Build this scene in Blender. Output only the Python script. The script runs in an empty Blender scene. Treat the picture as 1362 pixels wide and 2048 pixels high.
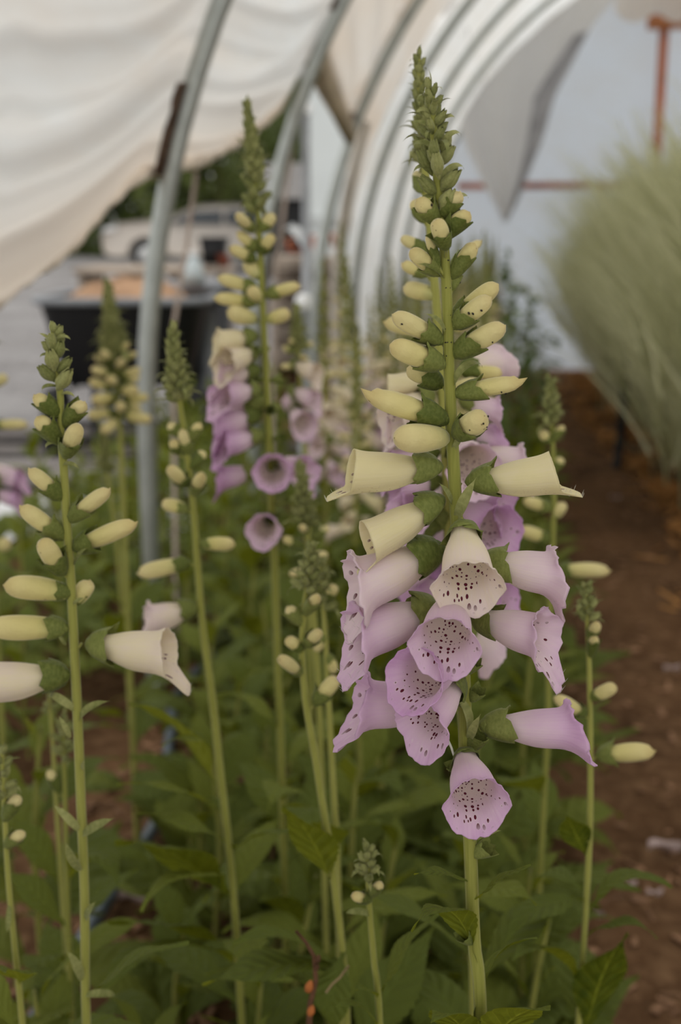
import bpy, math, random
from mathutils import Vector, Matrix

R = random.Random(11)
PI = math.pi
SC = bpy.context.scene
COL = SC.collection
F = 2400.0
CX, CY = 681.0, 1024.0
CAM_H = 1.2
PITCH = math.atan(574 / F)
FW = Vector((0, math.cos(PITCH), -math.sin(PITCH)))
UP = Vector((0, math.sin(PITCH), math.cos(PITCH)))
RT = Vector((1, 0, 0))
CAM = Vector((0, 0, CAM_H))
ALPHA = math.atan(0.158)
CA, SA = math.cos(ALPHA), math.sin(ALPHA)
ZUP = Vector((0, 0, 1))


def P(px, py, Y):
    """world point on the sight line of a photo point, at distance Y ahead"""
    d = FW + RT * ((px - CX) / F) - UP * ((py - CY) / F)
    return CAM + d * (Y / d.y)


def mpp(p):
    """metres per photo pixel at a world point"""
    return (p - CAM).dot(FW) / F


def T(u, v, z=0.0):
    """tunnel coordinates (across, along, up) to world"""
    return Vector((u * CA + v * SA, -u * SA + v * CA, z))


def UV(p):
    return p.x * CA - p.y * SA, p.x * SA + p.y * CA


def lerp(a, b, t):
    return a + (b - a) * t


def sstep(a, b, x):
    t = min(1, max(0, (x - a) / (b - a)))
    return t * t * (3 - 2 * t)


def keyed(keys, x):
    """smooth interpolation through (x, y) keys"""
    if x <= keys[0][0]:
        return keys[0][1]
    for i in range(len(keys) - 1):
        a, b = keys[i], keys[i + 1]
        if x <= b[0]:
            h = b[0] - a[0]
            t = (x - a[0]) / h
            p0 = keys[i - 1] if i else a
            p3 = keys[i + 2] if i + 2 < len(keys) else b
            m0 = (b[1] - p0[1]) / max(1e-6, b[0] - p0[0]) * h
            m1 = (p3[1] - a[1]) / max(1e-6, p3[0] - a[0]) * h
            return ((2 * t**3 - 3 * t**2 + 1) * a[1] + (t**3 - 2 * t**2 + t) * m0
                    + (-2 * t**3 + 3 * t**2) * b[1] + (t**3 - t**2) * m1)
    return keys[-1][1]


# ------------------------------------------------------------------ mesh building
class MB:
    def __init__(s):
        s.v, s.f, s.m, s.a = [], [], [], []

    def add(s, verts, faces, mi=0, attr=None):
        o = len(s.v)
        s.v += [Vector(x) for x in verts]
        s.f += [tuple(i + o for i in f) for f in faces]
        s.m += [mi] * len(faces)
        s.a += attr if attr else [(0, 0, 0)] * len(verts)

    def grid(s, pts, mi=0, attr=None, wrap=False, flip=False):
        """pts[i][j]"""
        ni, nj = len(pts), len(pts[0])
        vs = [p for row in pts for p in row]
        at = [p for row in attr for p in row] if attr else None
        fs = []
        for i in range(ni - 1):
            for j in range(nj if wrap else nj - 1):
                k = (j + 1) % nj
                q = (i * nj + j, i * nj + k, (i + 1) * nj + k, (i + 1) * nj + j)
                fs.append(q[::-1] if flip else q)
        s.add(vs, fs, mi, at)

    def box(s, c, size, rot=None, mi=0, taper=1.0):
        c = Vector(c)
        hx, hy, hz = size[0] / 2, size[1] / 2, size[2] / 2
        vs = []
        for z in (-1, 1):
            k = taper if z < 0 else 1
            for x, y in ((-1, -1), (1, -1), (1, 1), (-1, 1)):
                p = Vector((x * hx * k, y * hy * k, z * hz))
                vs.append(c + (rot @ p if rot else p))
        s.add(vs, [(3, 2, 1, 0), (4, 5, 6, 7), (0, 1, 5, 4), (1, 2, 6, 5), (2, 3, 7, 6), (3, 0, 4, 7)], mi)

    def tube(s, pts, rad, n=8, mi=0, caps=True):
        pts = [Vector(p) for p in pts]
        rows = []
        ref = Vector((0.31, 0.92, 0.2))
        for i, p in enumerate(pts):
            d = (pts[min(i + 1, len(pts) - 1)] - pts[max(i - 1, 0)]).normalized()
            a = d.cross(ref)
            if a.length < 1e-3:
                a = d.cross(Vector((1, 0, 0)))
            a.normalize()
            b = d.cross(a)
            r = rad(i / max(1, len(pts) - 1)) if callable(rad) else rad
            rows.append([p + a * (r * math.cos(2 * PI * k / n)) + b * (r * math.sin(2 * PI * k / n)) for k in range(n)])
        o = len(s.v)
        s.grid(rows, mi, wrap=True)
        if caps:
            L = len(rows) - 1
            s.f += [tuple(o + k for k in range(n)), tuple(o + L * n + k for k in range(n))[::-1]]
            s.m += [mi, mi]

    def lathe(s, c, prof, axis=ZUP, n=20, mi=0):
        """prof [(radius, along)]"""
        c = Vector(c)
        axis = Vector(axis).normalized()
        a = axis.cross(Vector((0.3, 0.9, 0.1))).normalized()
        b = axis.cross(a)
        rows = [[c + axis * h + (a * math.cos(2 * PI * k / n) + b * math.sin(2 * PI * k / n)) * r for k in range(n)] for r, h in prof]
        s.grid(rows, mi, wrap=True)

    def prism(s, poly, off, mi=0):
        """poly: world points, off: extrusion vector"""
        n = len(poly)
        off = Vector(off)
        vs = [Vector(p) for p in poly] + [Vector(p) + off for p in poly]
        fs = [tuple(range(n))[::-1], tuple(range(n, 2 * n))]
        fs += [(i, (i + 1) % n, n + (i + 1) % n, n + i) for i in range(n)]
        s.add(vs, fs, mi)

    def mesh(s, name, mats, smooth=True, attr=None):
        me = bpy.data.meshes.new(name)
        me.from_pydata(s.v, [], s.f)
        for m in (mats if isinstance(mats, (list, tuple)) else [mats]):
            me.materials.append(m)
        me.polygons.foreach_set('material_index', s.m)
        me.polygons.foreach_set('use_smooth', [smooth] * len(s.f))
        if attr:
            at = me.attributes.new(attr, 'FLOAT_VECTOR', 'POINT')
            at.data.foreach_set('vector', [c for a in s.a for c in a])
        me.update()
        return me

    def obj(s, name, mats, parent=None, smooth=True, world=None):
        return link(name, s.mesh(name, mats, smooth), parent, world)


WM = {}


def link(name, data, parent=None, world=None):
    o = bpy.data.objects.new(name, data)
    COL.objects.link(o)
    w = world or Matrix()
    if parent is not None:
        o.parent = parent
        o.matrix_parent_inverse = WM[parent].inverted()
    o.matrix_basis = w
    WM[o] = w.copy()
    return o


def tag(o, label, cat, group=None, kind=None):
    o['label'] = label
    o['category'] = cat
    if group:
        o['group'] = group
    if kind:
        o['kind'] = kind
    return o


def thing(name, label, cat, loc=(0, 0, 0), group=None):
    o = link(name, None, None, Matrix.Translation(Vector(loc)))
    o.empty_display_size = 0.05
    return tag(o, label, cat, group)


def struct(o):
    o['kind'] = 'structure'
    return o


def stuff(o, label=None, cat=None):
    o['kind'] = 'stuff'
    if label:
        o['label'] = label
        o['category'] = cat
    return o


def kids(o):
    return KIDS.get(o, [])


KIDS = {}


def copy_tree(o, world=None, parent=None, index=None):
    """a thing with copies of its parts and their sub-parts"""
    c = o.copy()
    COL.objects.link(c)
    if parent is not None:
        c.parent = parent
    else:
        c.matrix_basis = world
        WM[c] = world.copy()
    for ch in (index or {}).get(o, []):
        copy_tree(ch, None, c, index)
    return c


def child_index():
    d = {}
    for o in COL.objects:
        if o.parent:
            d.setdefault(o.parent, []).append(o)
    return d


def frame(A, B, up=ZUP, roll=0.0, L=None, W=None):
    """matrix whose +X runs from A to B, +Z as near to up as it can"""
    A, B = Vector(A), Vector(B)
    x = B - A
    ln = x.length
    x.normalize()
    z = Vector(up) - x * x.dot(Vector(up))
    if z.length < 1e-3:
        z = Vector((0, -1, 0)) - x * x.dot(Vector((0, -1, 0)))
    z.normalize()
    y = z.cross(x)
    m = Matrix((x, y, z)).transposed()
    if roll:
        m = m @ Matrix.Rotation(roll, 3, 'X')
    L = L or ln
    W = W or L
    return Matrix.Translation(A) @ m.to_4x4() @ Matrix.Diagonal((L, W, W, 1))


# ------------------------------------------------------------------ materials
class NT:
    def __init__(s, name):
        s.mat = bpy.data.materials.new(name)
        s.mat.use_nodes = True
        s.t = s.mat.node_tree
        s.t.nodes.clear()
        s.out = s.t.nodes.new('ShaderNodeOutputMaterial')

    def n(s, typ, props=None, **ins):
        nd = s.t.nodes.new('ShaderNode' + typ)
        for k, v in (props or {}).items():
            setattr(nd, k, v)
        for k, v in ins.items():
            s.put(nd, k, v)
        return nd

    def put(s, nd, k, v):
        k = int(k[1:]) if k[0] == 'i' and k[1:].isdigit() else k.replace('_', ' ')
        sock = nd.inputs[k]
        if isinstance(v, bpy.types.NodeSocket):
            s.t.links.new(v, sock)
        elif isinstance(v, bpy.types.Node):
            s.t.links.new(v.outputs[0], sock)
        elif isinstance(v, (tuple, list)) and len(v) == 3 and sock.type == 'RGBA':
            sock.default_value = (*v, 1)
        else:
            sock.default_value = v

    def math(s, op, a, b=0.0, c=None):
        ins = dict(i0=a, i1=b)
        if c is not None:
            ins['i2'] = c
        return s.n('Math', {'operation': op}, **ins).outputs[0]

    def mix(s, f, a, b, mode='MIX'):
        nd = s.n('Mix', {'data_type': 'RGBA', 'blend_type': mode})
        s.put(nd, 'i0', f)
        s.put(nd, 'i6', a)
        s.put(nd, 'i7', b)
        return nd.outputs[2]

    def ramp(s, f, stops):
        nd = s.n('ValToRGB')
        s.put(nd, 'i0', f)
        cr = nd.color_ramp
        while len(cr.elements) < len(stops):
            cr.elements.new(0.5)
        for e, (p, c) in zip(cr.elements, stops):
            e.position = p
            e.color = (*c, 1) if len(c) == 3 else c
        return nd.outputs[0]

    def maprange(s, v, a, b, c=0.0, d=1.0):
        nd = s.n('MapRange')
        s.put(nd, 'i0', v)
        for k, x in zip(('i1', 'i2', 'i3', 'i4'), (a, b, c, d)):
            s.put(nd, k, x)
        return nd.outputs[0]

    def noise(s, scale, detail=3, vec=None, out=0):
        nd = s.n('TexNoise', Scale=scale, Detail=detail)
        if vec is not None:
            s.put(nd, 'Vector', vec)
        return nd.outputs[out]

    def bump(s, h, strength=0.3, dist=0.01):
        return s.n('Bump', Strength=strength, Distance=dist, Height=h).outputs[0]

    def pbr(s, color, rough=0.6, spec=0.3, metal=0.0, normal=None, sheen=0.0, trans=0.0, tcolor=None):
        b = s.n('BsdfPrincipled', Roughness=rough, Metallic=metal)
        s.put(b, 'Base Color', color)
        s.put(b, 'Specular IOR Level', spec)
        if sheen:
            s.put(b, 'Sheen Weight', sheen)
            s.put(b, 'Sheen Roughness', 0.4)
        if normal is not None:
            s.put(b, 'Normal', normal)
        sh = b.outputs[0]
        if trans:
            t = s.n('BsdfTranslucent')
            s.put(t, 'Color', tcolor if tcolor is not None else color)
            mx = s.n('MixShader')
            s.put(mx, 'i0', trans)
            s.put(mx, 'i1', sh)
            s.put(mx, 'i2', t)
            sh = mx.outputs[0]
        s.t.links.new(sh, s.out.inputs[0])
        return s.mat


def simple(name, color, rough=0.6, spec=0.3, metal=0.0, var=0.15, scale=8.0, bump=0.0):
    k = NT(name)
    co = k.n('TexCoord').outputs['Object']
    nz = k.noise(scale, 4, co)
    c = k.mix(k.maprange(nz, 0.3, 0.7), tuple(x * (1 - var) for x in color), tuple(min(1, x * (1 + var)) for x in color))
    return k.pbr(c, rough, spec, metal, k.bump(nz, bump, 0.01) if bump else None)


def bell_mat(name, inner):
    k = NT(name)
    at = k.n('Attribute', {'attribute_name': 'bell'}).outputs['Vector']
    sp = k.n('SeparateXYZ', i0=at)
    t, th, sd = sp.outputs
    oc = k.n('SeparateColor', i0=k.n('ObjectInfo').outputs['Color'])
    pk = oc.outputs[0]
    down = k.math('SUBTRACT', 1.0, k.math('ABSOLUTE', k.math('MULTIPLY', k.math('SUBTRACT', th, 0.5), 2.0)))  # 1 at the lower side, 0 at the top
    obj = k.n('TexCoord').outputs['Object']
    nz = k.noise(3.0, 3, obj)
    veins = k.n('TexNoise', Scale=1.0, Detail=2.0)
    k.put(veins, 'Vector', k.n('CombineXYZ', X=k.math('MULTIPLY', t, 1.2), Y=k.math('MULTIPLY', th, 46.0)))
    p = k.math('ADD', k.math('MULTIPLY', pk, k.math('MULTIPLY_ADD', t, 0.62, 0.38)), k.math('MULTIPLY', k.math('SUBTRACT', nz, 0.5), 0.28))
    p = k.math('ADD', p, k.math('MULTIPLY', k.math('SUBTRACT', veins.outputs[0], 0.5), 0.22))
    col = k.ramp(p, [(0.0, (0.80, 0.72, 0.43)), (0.18, (0.83, 0.74, 0.54)), (0.42, (0.82, 0.69, 0.69)), (0.75, (0.75, 0.53, 0.70)), (1.0, (0.62, 0.34, 0.60))])
    vo = k.n('TexVoronoi', Scale=1.0, Randomness=0.85)
    if inner:
        # pale throat, pink lips, maroon spots with pale rings on the floor of the bell
        throat = k.math('MULTIPLY', k.maprange(t, 0.98, 0.55), k.maprange(down, 0.25, 0.75))
        col = k.mix(k.math('MULTIPLY', throat, 0.75), col, (0.80, 0.71, 0.60))
        k.put(vo, 'Vector', k.n('CombineXYZ', X=k.math('MULTIPLY', t, 17.0), Y=k.math('MULTIPLY', th, 34.0), Z=sd))
        cell = k.n('SeparateColor', i0=vo.outputs['Color'])
        size = k.math('MULTIPLY_ADD', cell.outputs[0], 0.26, 0.15)
        keep = k.math('GREATER_THAN', cell.outputs[1], k.maprange(down, 0.5, 0.85, 0.85, 0.22))
        zone = k.math('MULTIPLY', k.maprange(down, 0.40, 0.52), k.math('MULTIPLY', k.maprange(t, 0.97, 0.90), k.maprange(t, 0.2, 0.3)))
        near = k.maprange(k.math('SUBTRACT', vo.outputs['Distance'], size), 0.03, -0.02)
        ring = k.maprange(k.math('SUBTRACT', vo.outputs['Distance'], size), 0.16, 0.0)
        msk = k.math('MULTIPLY', k.math('MULTIPLY', keep, zone), oc.outputs[2])
        col = k.mix(k.math('MULTIPLY', k.math('MULTIPLY', ring, msk), 0.6), col, (0.85, 0.78, 0.74))
        col = k.mix(k.math('MULTIPLY', near, msk), col, (0.12, 0.010, 0.026))
    else:
        k.put(vo, 'Vector', k.n('CombineXYZ', X=k.math('MULTIPLY', t, 26.0), Y=k.math('MULTIPLY', th, 50.0), Z=sd))
        cell = k.n('SeparateColor', i0=vo.outputs['Color'])
        keep = k.math('GREATER_THAN', cell.outputs[1], 0.4)
        zone = k.math('MULTIPLY', k.maprange(down, 0.62, 0.85), k.maprange(t, 0.2, 0.4))
        near = k.maprange(vo.outputs['Distance'], 0.26, 0.12)
        col = k.mix(k.math('MULTIPLY', k.math('MULTIPLY', near, keep), k.math('MULTIPLY', zone, k.math('MULTIPLY', oc.outputs[1], 0.55))), col, (0.30, 0.13, 0.12))
    nrm = k.bump(veins.outputs[0], 0.12, 0.003)
    return k.pbr(col, 0.6, 0.18, normal=nrm, sheen=0.2, trans=0.32)


def bud_mat():
    k = NT('cream bud petal')
    obj = k.n('TexCoord').outputs['Object']
    x = k.n('SeparateXYZ', i0=obj)
    rnd = k.n('ObjectInfo').outputs['Random']
    nz = k.noise(5.0, 4, obj)
    c = k.ramp(x.outputs[0], [(0.0, (0.34, 0.36, 0.10)), (0.35, (0.64, 0.56, 0.21)), (0.8, (0.69, 0.59, 0.26)), (1.0, (0.58, 0.46, 0.19))])
    c = k.mix(k.math('MULTIPLY', rnd, 0.35), c, (0.72, 0.63, 0.36))
    vo = k.n('TexVoronoi', Scale=11.0, Vector=obj)
    cell = k.n('SeparateColor', i0=vo.outputs['Color'])
    sp = k.math('MULTIPLY', k.maprange(vo.outputs['Distance'], 0.30, 0.15), k.math('GREATER_THAN', cell.outputs[0], 0.86))
    under = k.maprange(x.outputs[2], 0.02, -0.12)
    c = k.mix(k.math('MULTIPLY', k.math('MULTIPLY', sp, under), 0.7), c, (0.13, 0.06, 0.02))
    return k.pbr(c, 0.6, 0.25, normal=k.bump(nz, 0.15, 0.02), sheen=0.3, trans=0.15)


def green_mat(name, a, b, rough=0.55, trans=0.15, scale=9.0, sheen=0.25, space='Object'):
    k = NT(name)
    obj = k.n('TexCoord').outputs[space]
    nz = k.noise(scale, 4, obj)
    rnd = k.n('ObjectInfo').outputs['Random']
    f = k.math('ADD', k.math('MULTIPLY', nz, 0.7), k.math('MULTIPLY', rnd, 0.35))
    c = k.mix(k.maprange(f, 0.3, 0.8), a, b)
    return k.pbr(c, rough, 0.14, normal=k.bump(nz, 0.15, 0.02), sheen=sheen, trans=trans)


def leaf_mat(name, dark, light, back):
    k = NT(name)
    at = k.n('SeparateXYZ', i0=k.n('Attribute', {'attribute_name': 'leaf'}).outputs['Vector'])
    s, v = at.outputs[0], at.outputs[1]
    av = k.math('ABSOLUTE', v)
    obj = k.n('TexCoord').outputs['Object']
    nz = k.noise(9.0, 4, obj)
    rnd = k.n('ObjectInfo').outputs['Random']
    vein = k.math('PINGPONG', k.math('SUBTRACT', k.math('MULTIPLY', s, 9.0), k.math('MULTIPLY', av, 1.6)), 0.5)
    vline = k.maprange(vein, 0.07, 0.0)
    mid = k.maprange(av, 0.07, 0.02)
    lines = k.math('MAXIMUM', k.math('MULTIPLY', vline, 0.55), mid)
    f = k.math('ADD', k.math('MULTIPLY', nz, 0.55), k.math('MULTIPLY', rnd, 0.55))
    c = k.mix(k.maprange(f, 0.25, 0.85), dark, light)
    c = k.mix(k.math('MULTIPLY', lines, 0.45), c, tuple(min(1, x * 1.9 + 0.01) for x in light))
    bf = k.n('NewGeometry').outputs['Backfacing']
    c2 = k.mix(k.math('MULTIPLY', lines, 0.5), back, tuple(x * 1.4 for x in back))
    c = k.mix(bf, c, c2)
    quilt = k.math('ADD', k.math('MULTIPLY', vein, 1.4), k.math('MULTIPLY', nz, 0.8))
    return k.pbr(c, 0.6, 0.09, normal=k.bump(quilt, 0.35, 0.02), trans=0.22, tcolor=(light[0] * 1.5, light[1] * 1.5, light[2]))
EXPO = 0.10
# ------------------------------------------------------------------ flower parts
M_BELL = [bell_mat('bell outside', False), bell_mat('bell inside', True)]
M_BUD = bud_mat()
M_SEPAL = green_mat('sepal green', (0.10, 0.125, 0.024), (0.23, 0.25, 0.068), sheen=.08)
M_TIP = green_mat('young bud green', (0.17, 0.185, 0.055), (0.34, 0.34, 0.13), sheen=.15)
M_STEM = green_mat('foxglove stem', (0.23, 0.235, 0.045), (0.36, 0.35, 0.09), scale=30, trans=0.05, space='Generated', sheen=0.25)
M_LEAF = leaf_mat('foxglove leaf', (0.024, 0.043, 0.004), (0.185, 0.200, 0.016), (0.095, 0.120, 0.024))
M_LEAFY = leaf_mat('young foxglove leaf', (0.085, 0.115, 0.008), (0.19, 0.205, 0.022), (0.14, 0.165, 0.03))
M_HAIR = simple('pale hair', (0.7, 0.68, 0.6), 0.5)

BELL_R = [(0, .09), (.05, .125), (.14, .138), (.24, .160), (.36, .198), (.52, .236), (.70, .256), (.84, .266), (.93, .276), (1.0, .292)]


def bell_mesh(name, flare, lip, bend, seed, nt=26, na=48, rad=1.0, ruffle=1.0, hang=.7, tongue=.80, tp=4):
    rr = random.Random(seed)
    ph = [rr.uniform(0, 6.28) for _ in range(4)]
    b = MB()
    out, inn, at = [], [], []
    for i in range(nt + 1):
        t = i / nt
        w = sstep(.70, 1.0, t)
        ro, ri, ra = [], [], []
        for j in range(na):
            th = 2 * PI * j / na
            d = abs(th - PI)
            down = math.exp(-(d / tongue) ** tp)
            side = math.exp(-abs((d - 1.32) / .62) ** 3)
            upl = math.exp(-abs((d - 2.70) / .60) ** 3)
            r = keyed(BELL_R, t) * rad * (1 + .10 * down * math.sin(PI * min(1, t * 1.05)))
            e = lip * down * w * w
            x = t + e * (1 - .5 * hang * w) + w * w * flare * (.06 * side + .02 * upl) + .05 * w * math.cos(th) * -1
            fl = flare * (.15 * side + .045 * upl + .08 * down + .03) * w ** 2.0
            rf = ruffle * flare * w ** 2.5 * (.014 * math.sin(9 * th + ph[0]) + .009 * math.sin(17 * th + ph[1]) + .005 * math.sin(29 * th + ph[2]))
            x += ruffle * flare * w ** 3 * (.016 * math.sin(12 * th + ph[3]) + .010 * math.sin(21 * th + ph[1]))
            x -= flare * w ** 3.2 * (.10 * upl + .05 * side)
            q = r + fl + rf
            z = q * math.cos(th) - bend * t * t - e * hang * .85 * w - .02 * math.sin(PI * t)
            y = q * math.sin(th) * 1.06
            ro.append(Vector((x, y, z)))
            k = max(.4, 1 - .013 / q)
            ri.append(Vector((x - .004 * w, y * k, (z + bend * t * t) * k - bend * t * t)))
            ra.append((t, th / (2 * PI), seed * 3.7))
        out.append(ro)
        inn.append(ri)
        at.append(ra)
    b.grid(out, 0, at, wrap=True)
    b.grid(inn, 1, at, wrap=True, flip=True)
    n0 = nt * na
    n1 = (nt + 1) * na + nt * na
    for j in range(na):
        k = (j + 1) % na
        b.f.append((n0 + j, n0 + k, n1 + k, n1 + j))
        b.m.append(1)
    return b.mesh(name, M_BELL, attr='bell')


BELL = {
    'cream': bell_mesh('bell', .10, .27, .02, 1, rad=.90, hang=.30, tongue=.58, tp=8),
    'half': bell_mesh('bell', .35, .34, .03, 7, rad=1.0, hang=.75, tongue=.55, tp=6),
    'a': bell_mesh('bell', .80, .26, .05, 2, rad=1.1),
    'b': bell_mesh('bell', 1.0, .32, .02, 3, hang=.6, rad=1.06),
    'c': bell_mesh('bell', 1.15, .34, .06, 4, rad=1.06, hang=1.0, tongue=.65),
    'wide': bell_mesh('bell', .68, .22, .02, 5, rad=1.30, ruffle=1.3, hang=.5, tongue=.9),
    'long': bell_mesh('bell', .95, .20, .03, 6, rad=.82, hang=.5),
}
BELL_RAD = {'cream': .92, 'wide': 1.3, 'long': .84, 'a': 1.1}
BELL_LO = [bell_mesh('bell', f, l, .04, 20 + i, nt=12, na=24) for i, (f, l) in enumerate(((.25, .22), (.9, .26), (1.1, .22)))]


def bud_mesh(name, nib, droop, seed, nt=16, na=20, fat=1.0):
    b = MB()
    keys = [(0, .10), (.08, .155), (.25, .20), (.5, .235), (.72, .23), (.86, .195), (.95, .12), (1.0, .012)]
    rows = []
    for i in range(nt + 1):
        t = i / nt
        row = []
        for j in range(na):
            th = 2 * PI * j / na
            r = keyed(keys, t) * fat
            seam = 1 - .05 * math.exp(-(((th - PI) % (2 * PI)) - 0) ** 2 / .05) * sstep(.3, .7, t)
            lump = 1 + .035 * math.sin(2 * th + seed) + .03 * math.sin(3 * th + 5 * t + seed)
            x = t + nib * sstep(.82, 1, t) * max(0, math.cos(th - PI)) * .5
            row.append(Vector((x, r * lump * seam * math.sin(th), r * lump * seam * math.cos(th) - droop * t * t + nib * .35 * sstep(.85, 1, t))))
        rows.append(row)
    b.grid(rows, 0, wrap=True)
    return b.mesh(name, M_BUD)


BUD = [bud_mesh('bud', .05, .04, 1), bud_mesh('bud', .0, .0, 2, fat=1.06), bud_mesh('bud', .12, .07, 3, fat=.96), bud_mesh('bud', .3, .05, 4, fat=1.0)]
BUD_LO = [bud_mesh('bud', .04, .04, 8, nt=8, na=10), bud_mesh('bud', .1, .0, 9, nt=8, na=10)]


def calyx_mesh(name, closed, seed, ns=10, nw=6, mat=None, core=False):
    rr = random.Random(seed)
    b = MB()
    for k in range(5):
        az = k * 2 * PI / 5 + PI + rr.uniform(-.12, .12)
        ln = (.8 if k == 2 else 1.0) * rr.uniform(.9, 1.05)
        open_ = 0 if closed else rr.uniform(-.02, .07)
        lift = .012 * (k % 2)
        rows = []
        for i in range(ns + 1):
            s = i / ns
            if closed:
                r = .40 * max(0, math.sin(PI * (.06 + .90 * s))) ** .75 + .02 * sstep(.9, 1, s)
            else:
                r = .13 + .33 * s ** .55 - .05 * s * s + open_ * s * s
            w = (.13 + (.25 if closed else .30) * math.sin(PI * (.10 + .86 * s)) ** .9) * (1 - sstep(.80, 1.0, s) * .96)
            row = []
            for j in range(nw + 1):
                v = j / nw * 2 - 1
                a = az + w * v / max(r, .16)
                q = r + lift - (.085 if closed else .035) * v * v + (.025 if abs(v) < .01 else 0) + (.10 * sstep(.8, 1, s) if closed or k % 2 else 0)
                row.append(Vector((s * ln, q * math.sin(a), q * math.cos(a))))
            rows.append(row)
        b.grid(rows)
    b.lathe((0, 0, 0), [(0.02, -.16), (.10, -.10), (.17, 0), (.2, .1), (.1, .16)], (1, 0, 0), 10)
    if core:
        b.lathe((0, 0, 0), [(.30 * math.sin(PI * h) ** .7 if 0 < h < 1 else .0, h * .93) for h in [i / 10 for i in range(11)]], (1, 0, 0), 14)
    return b.mesh(name, mat or M_SEPAL)


CALYX = [calyx_mesh('calyx', False, i) for i in range(3)]
GBUD = [calyx_mesh('bud', True, 10 + i, mat=M_TIP, core=True) for i in range(3)]
GBUD_LO = [calyx_mesh('bud', True, 15, ns=5, nw=2, mat=M_TIP, core=True)]
CALYX_LO = [calyx_mesh('calyx', False, 16, ns=5, nw=2)]


def bract_mesh(name, curl, seed):
    b = MB()
    rows, n = [], 12
    x = z = 0.0
    ang = .5
    for i in range(n + 1):
        s = i / n
        w = .10 * math.sin(PI * min(1, (.12 + s * .9))) ** .8 * (1 - .9 * sstep(.75, 1, s))
        rows.append([Vector((x, -w, z + w * .5)), Vector((x, 0, z)), Vector((x, w, z + w * .5))])
        ang -= curl / n * (.4 + 1.6 * s)
        x += math.cos(ang) / n
        z += math.sin(ang) / n
    b.grid(rows)
    return b.mesh(name, M_TIP)


BRACT = [bract_mesh('bract', 1.3, 1), bract_mesh('bract', 2.4, 2), bract_mesh('bract', .5, 3)]


def leaf_mesh(name, droop, rise, width, seed, mat, nl=36, nw=4, wave=.02):
    rr = random.Random(seed)
    ph = [rr.uniform(0, 6) for _ in range(5)]
    b = MB()
    rows, at = [], []
    x = z = y = 0.0
    ang = rise
    for i in range(nl + 1):
        s = i / nl
        w = width * (.10 * (1 - sstep(.05, .25, s)) + math.sin(PI * sstep(0, 1, max(0, s - .08) / .92) ** .80) ** .85 * sstep(.04, .2, s)) * (1 - .0 * s)
        w = max(w, .004) if s < .98 else w * .6 + .001
        row, ra = [], []
        for j in range(-nw, nw + 1):
            v = j / nw
            ser = (1 + (.05 if i % 2 else -.03)) if abs(v) == 1 else 1
            up = .30 * abs(v) * w - .25 * v * v * w + wave * math.sin(s * 11 + ph[0] + (2 if v > 0 else 0)) * abs(v) ** 1.5 + .006 * math.sin(s * 50) * math.sin(abs(v) * 3)
            row.append(Vector((x - math.sin(ang) * up, y + v * w * ser, z + math.cos(ang) * up)))
            ra.append((s, v, 0))
        rows.append(row)
        at.append(ra)
        ang -= droop / nl * (.5 + s)
        x += math.cos(ang) / nl
        z += math.sin(ang) / nl
        y += .10 / nl * math.sin(s * 3 + ph[1])
    b.grid(rows, 0, at)
    return b.mesh(name, mat, attr='leaf')


LEAF = [leaf_mesh('leaf', d, r, w, i, M_LEAF) for i, (d, r, w) in enumerate(((1.2, .3, .19), (.8, .2, .22), (1.7, .5, .17), (.5, .1, .205), (2.1, .6, .21)))]
LEAFY = [leaf_mesh('leaf', d, r, w, 9 + i, M_LEAFY) for i, (d, r, w) in enumerate(((1.0, .3, .16), (1.5, .4, .18), (.6, .1, .15)))]
LEAF_LO = [leaf_mesh('leaf', d, r, w, 30 + i, M_LEAF, nl=12, nw=2) for i, (d, r, w) in enumerate(((1.2, .3, .17), (1.8, .5, .19)))]


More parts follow.
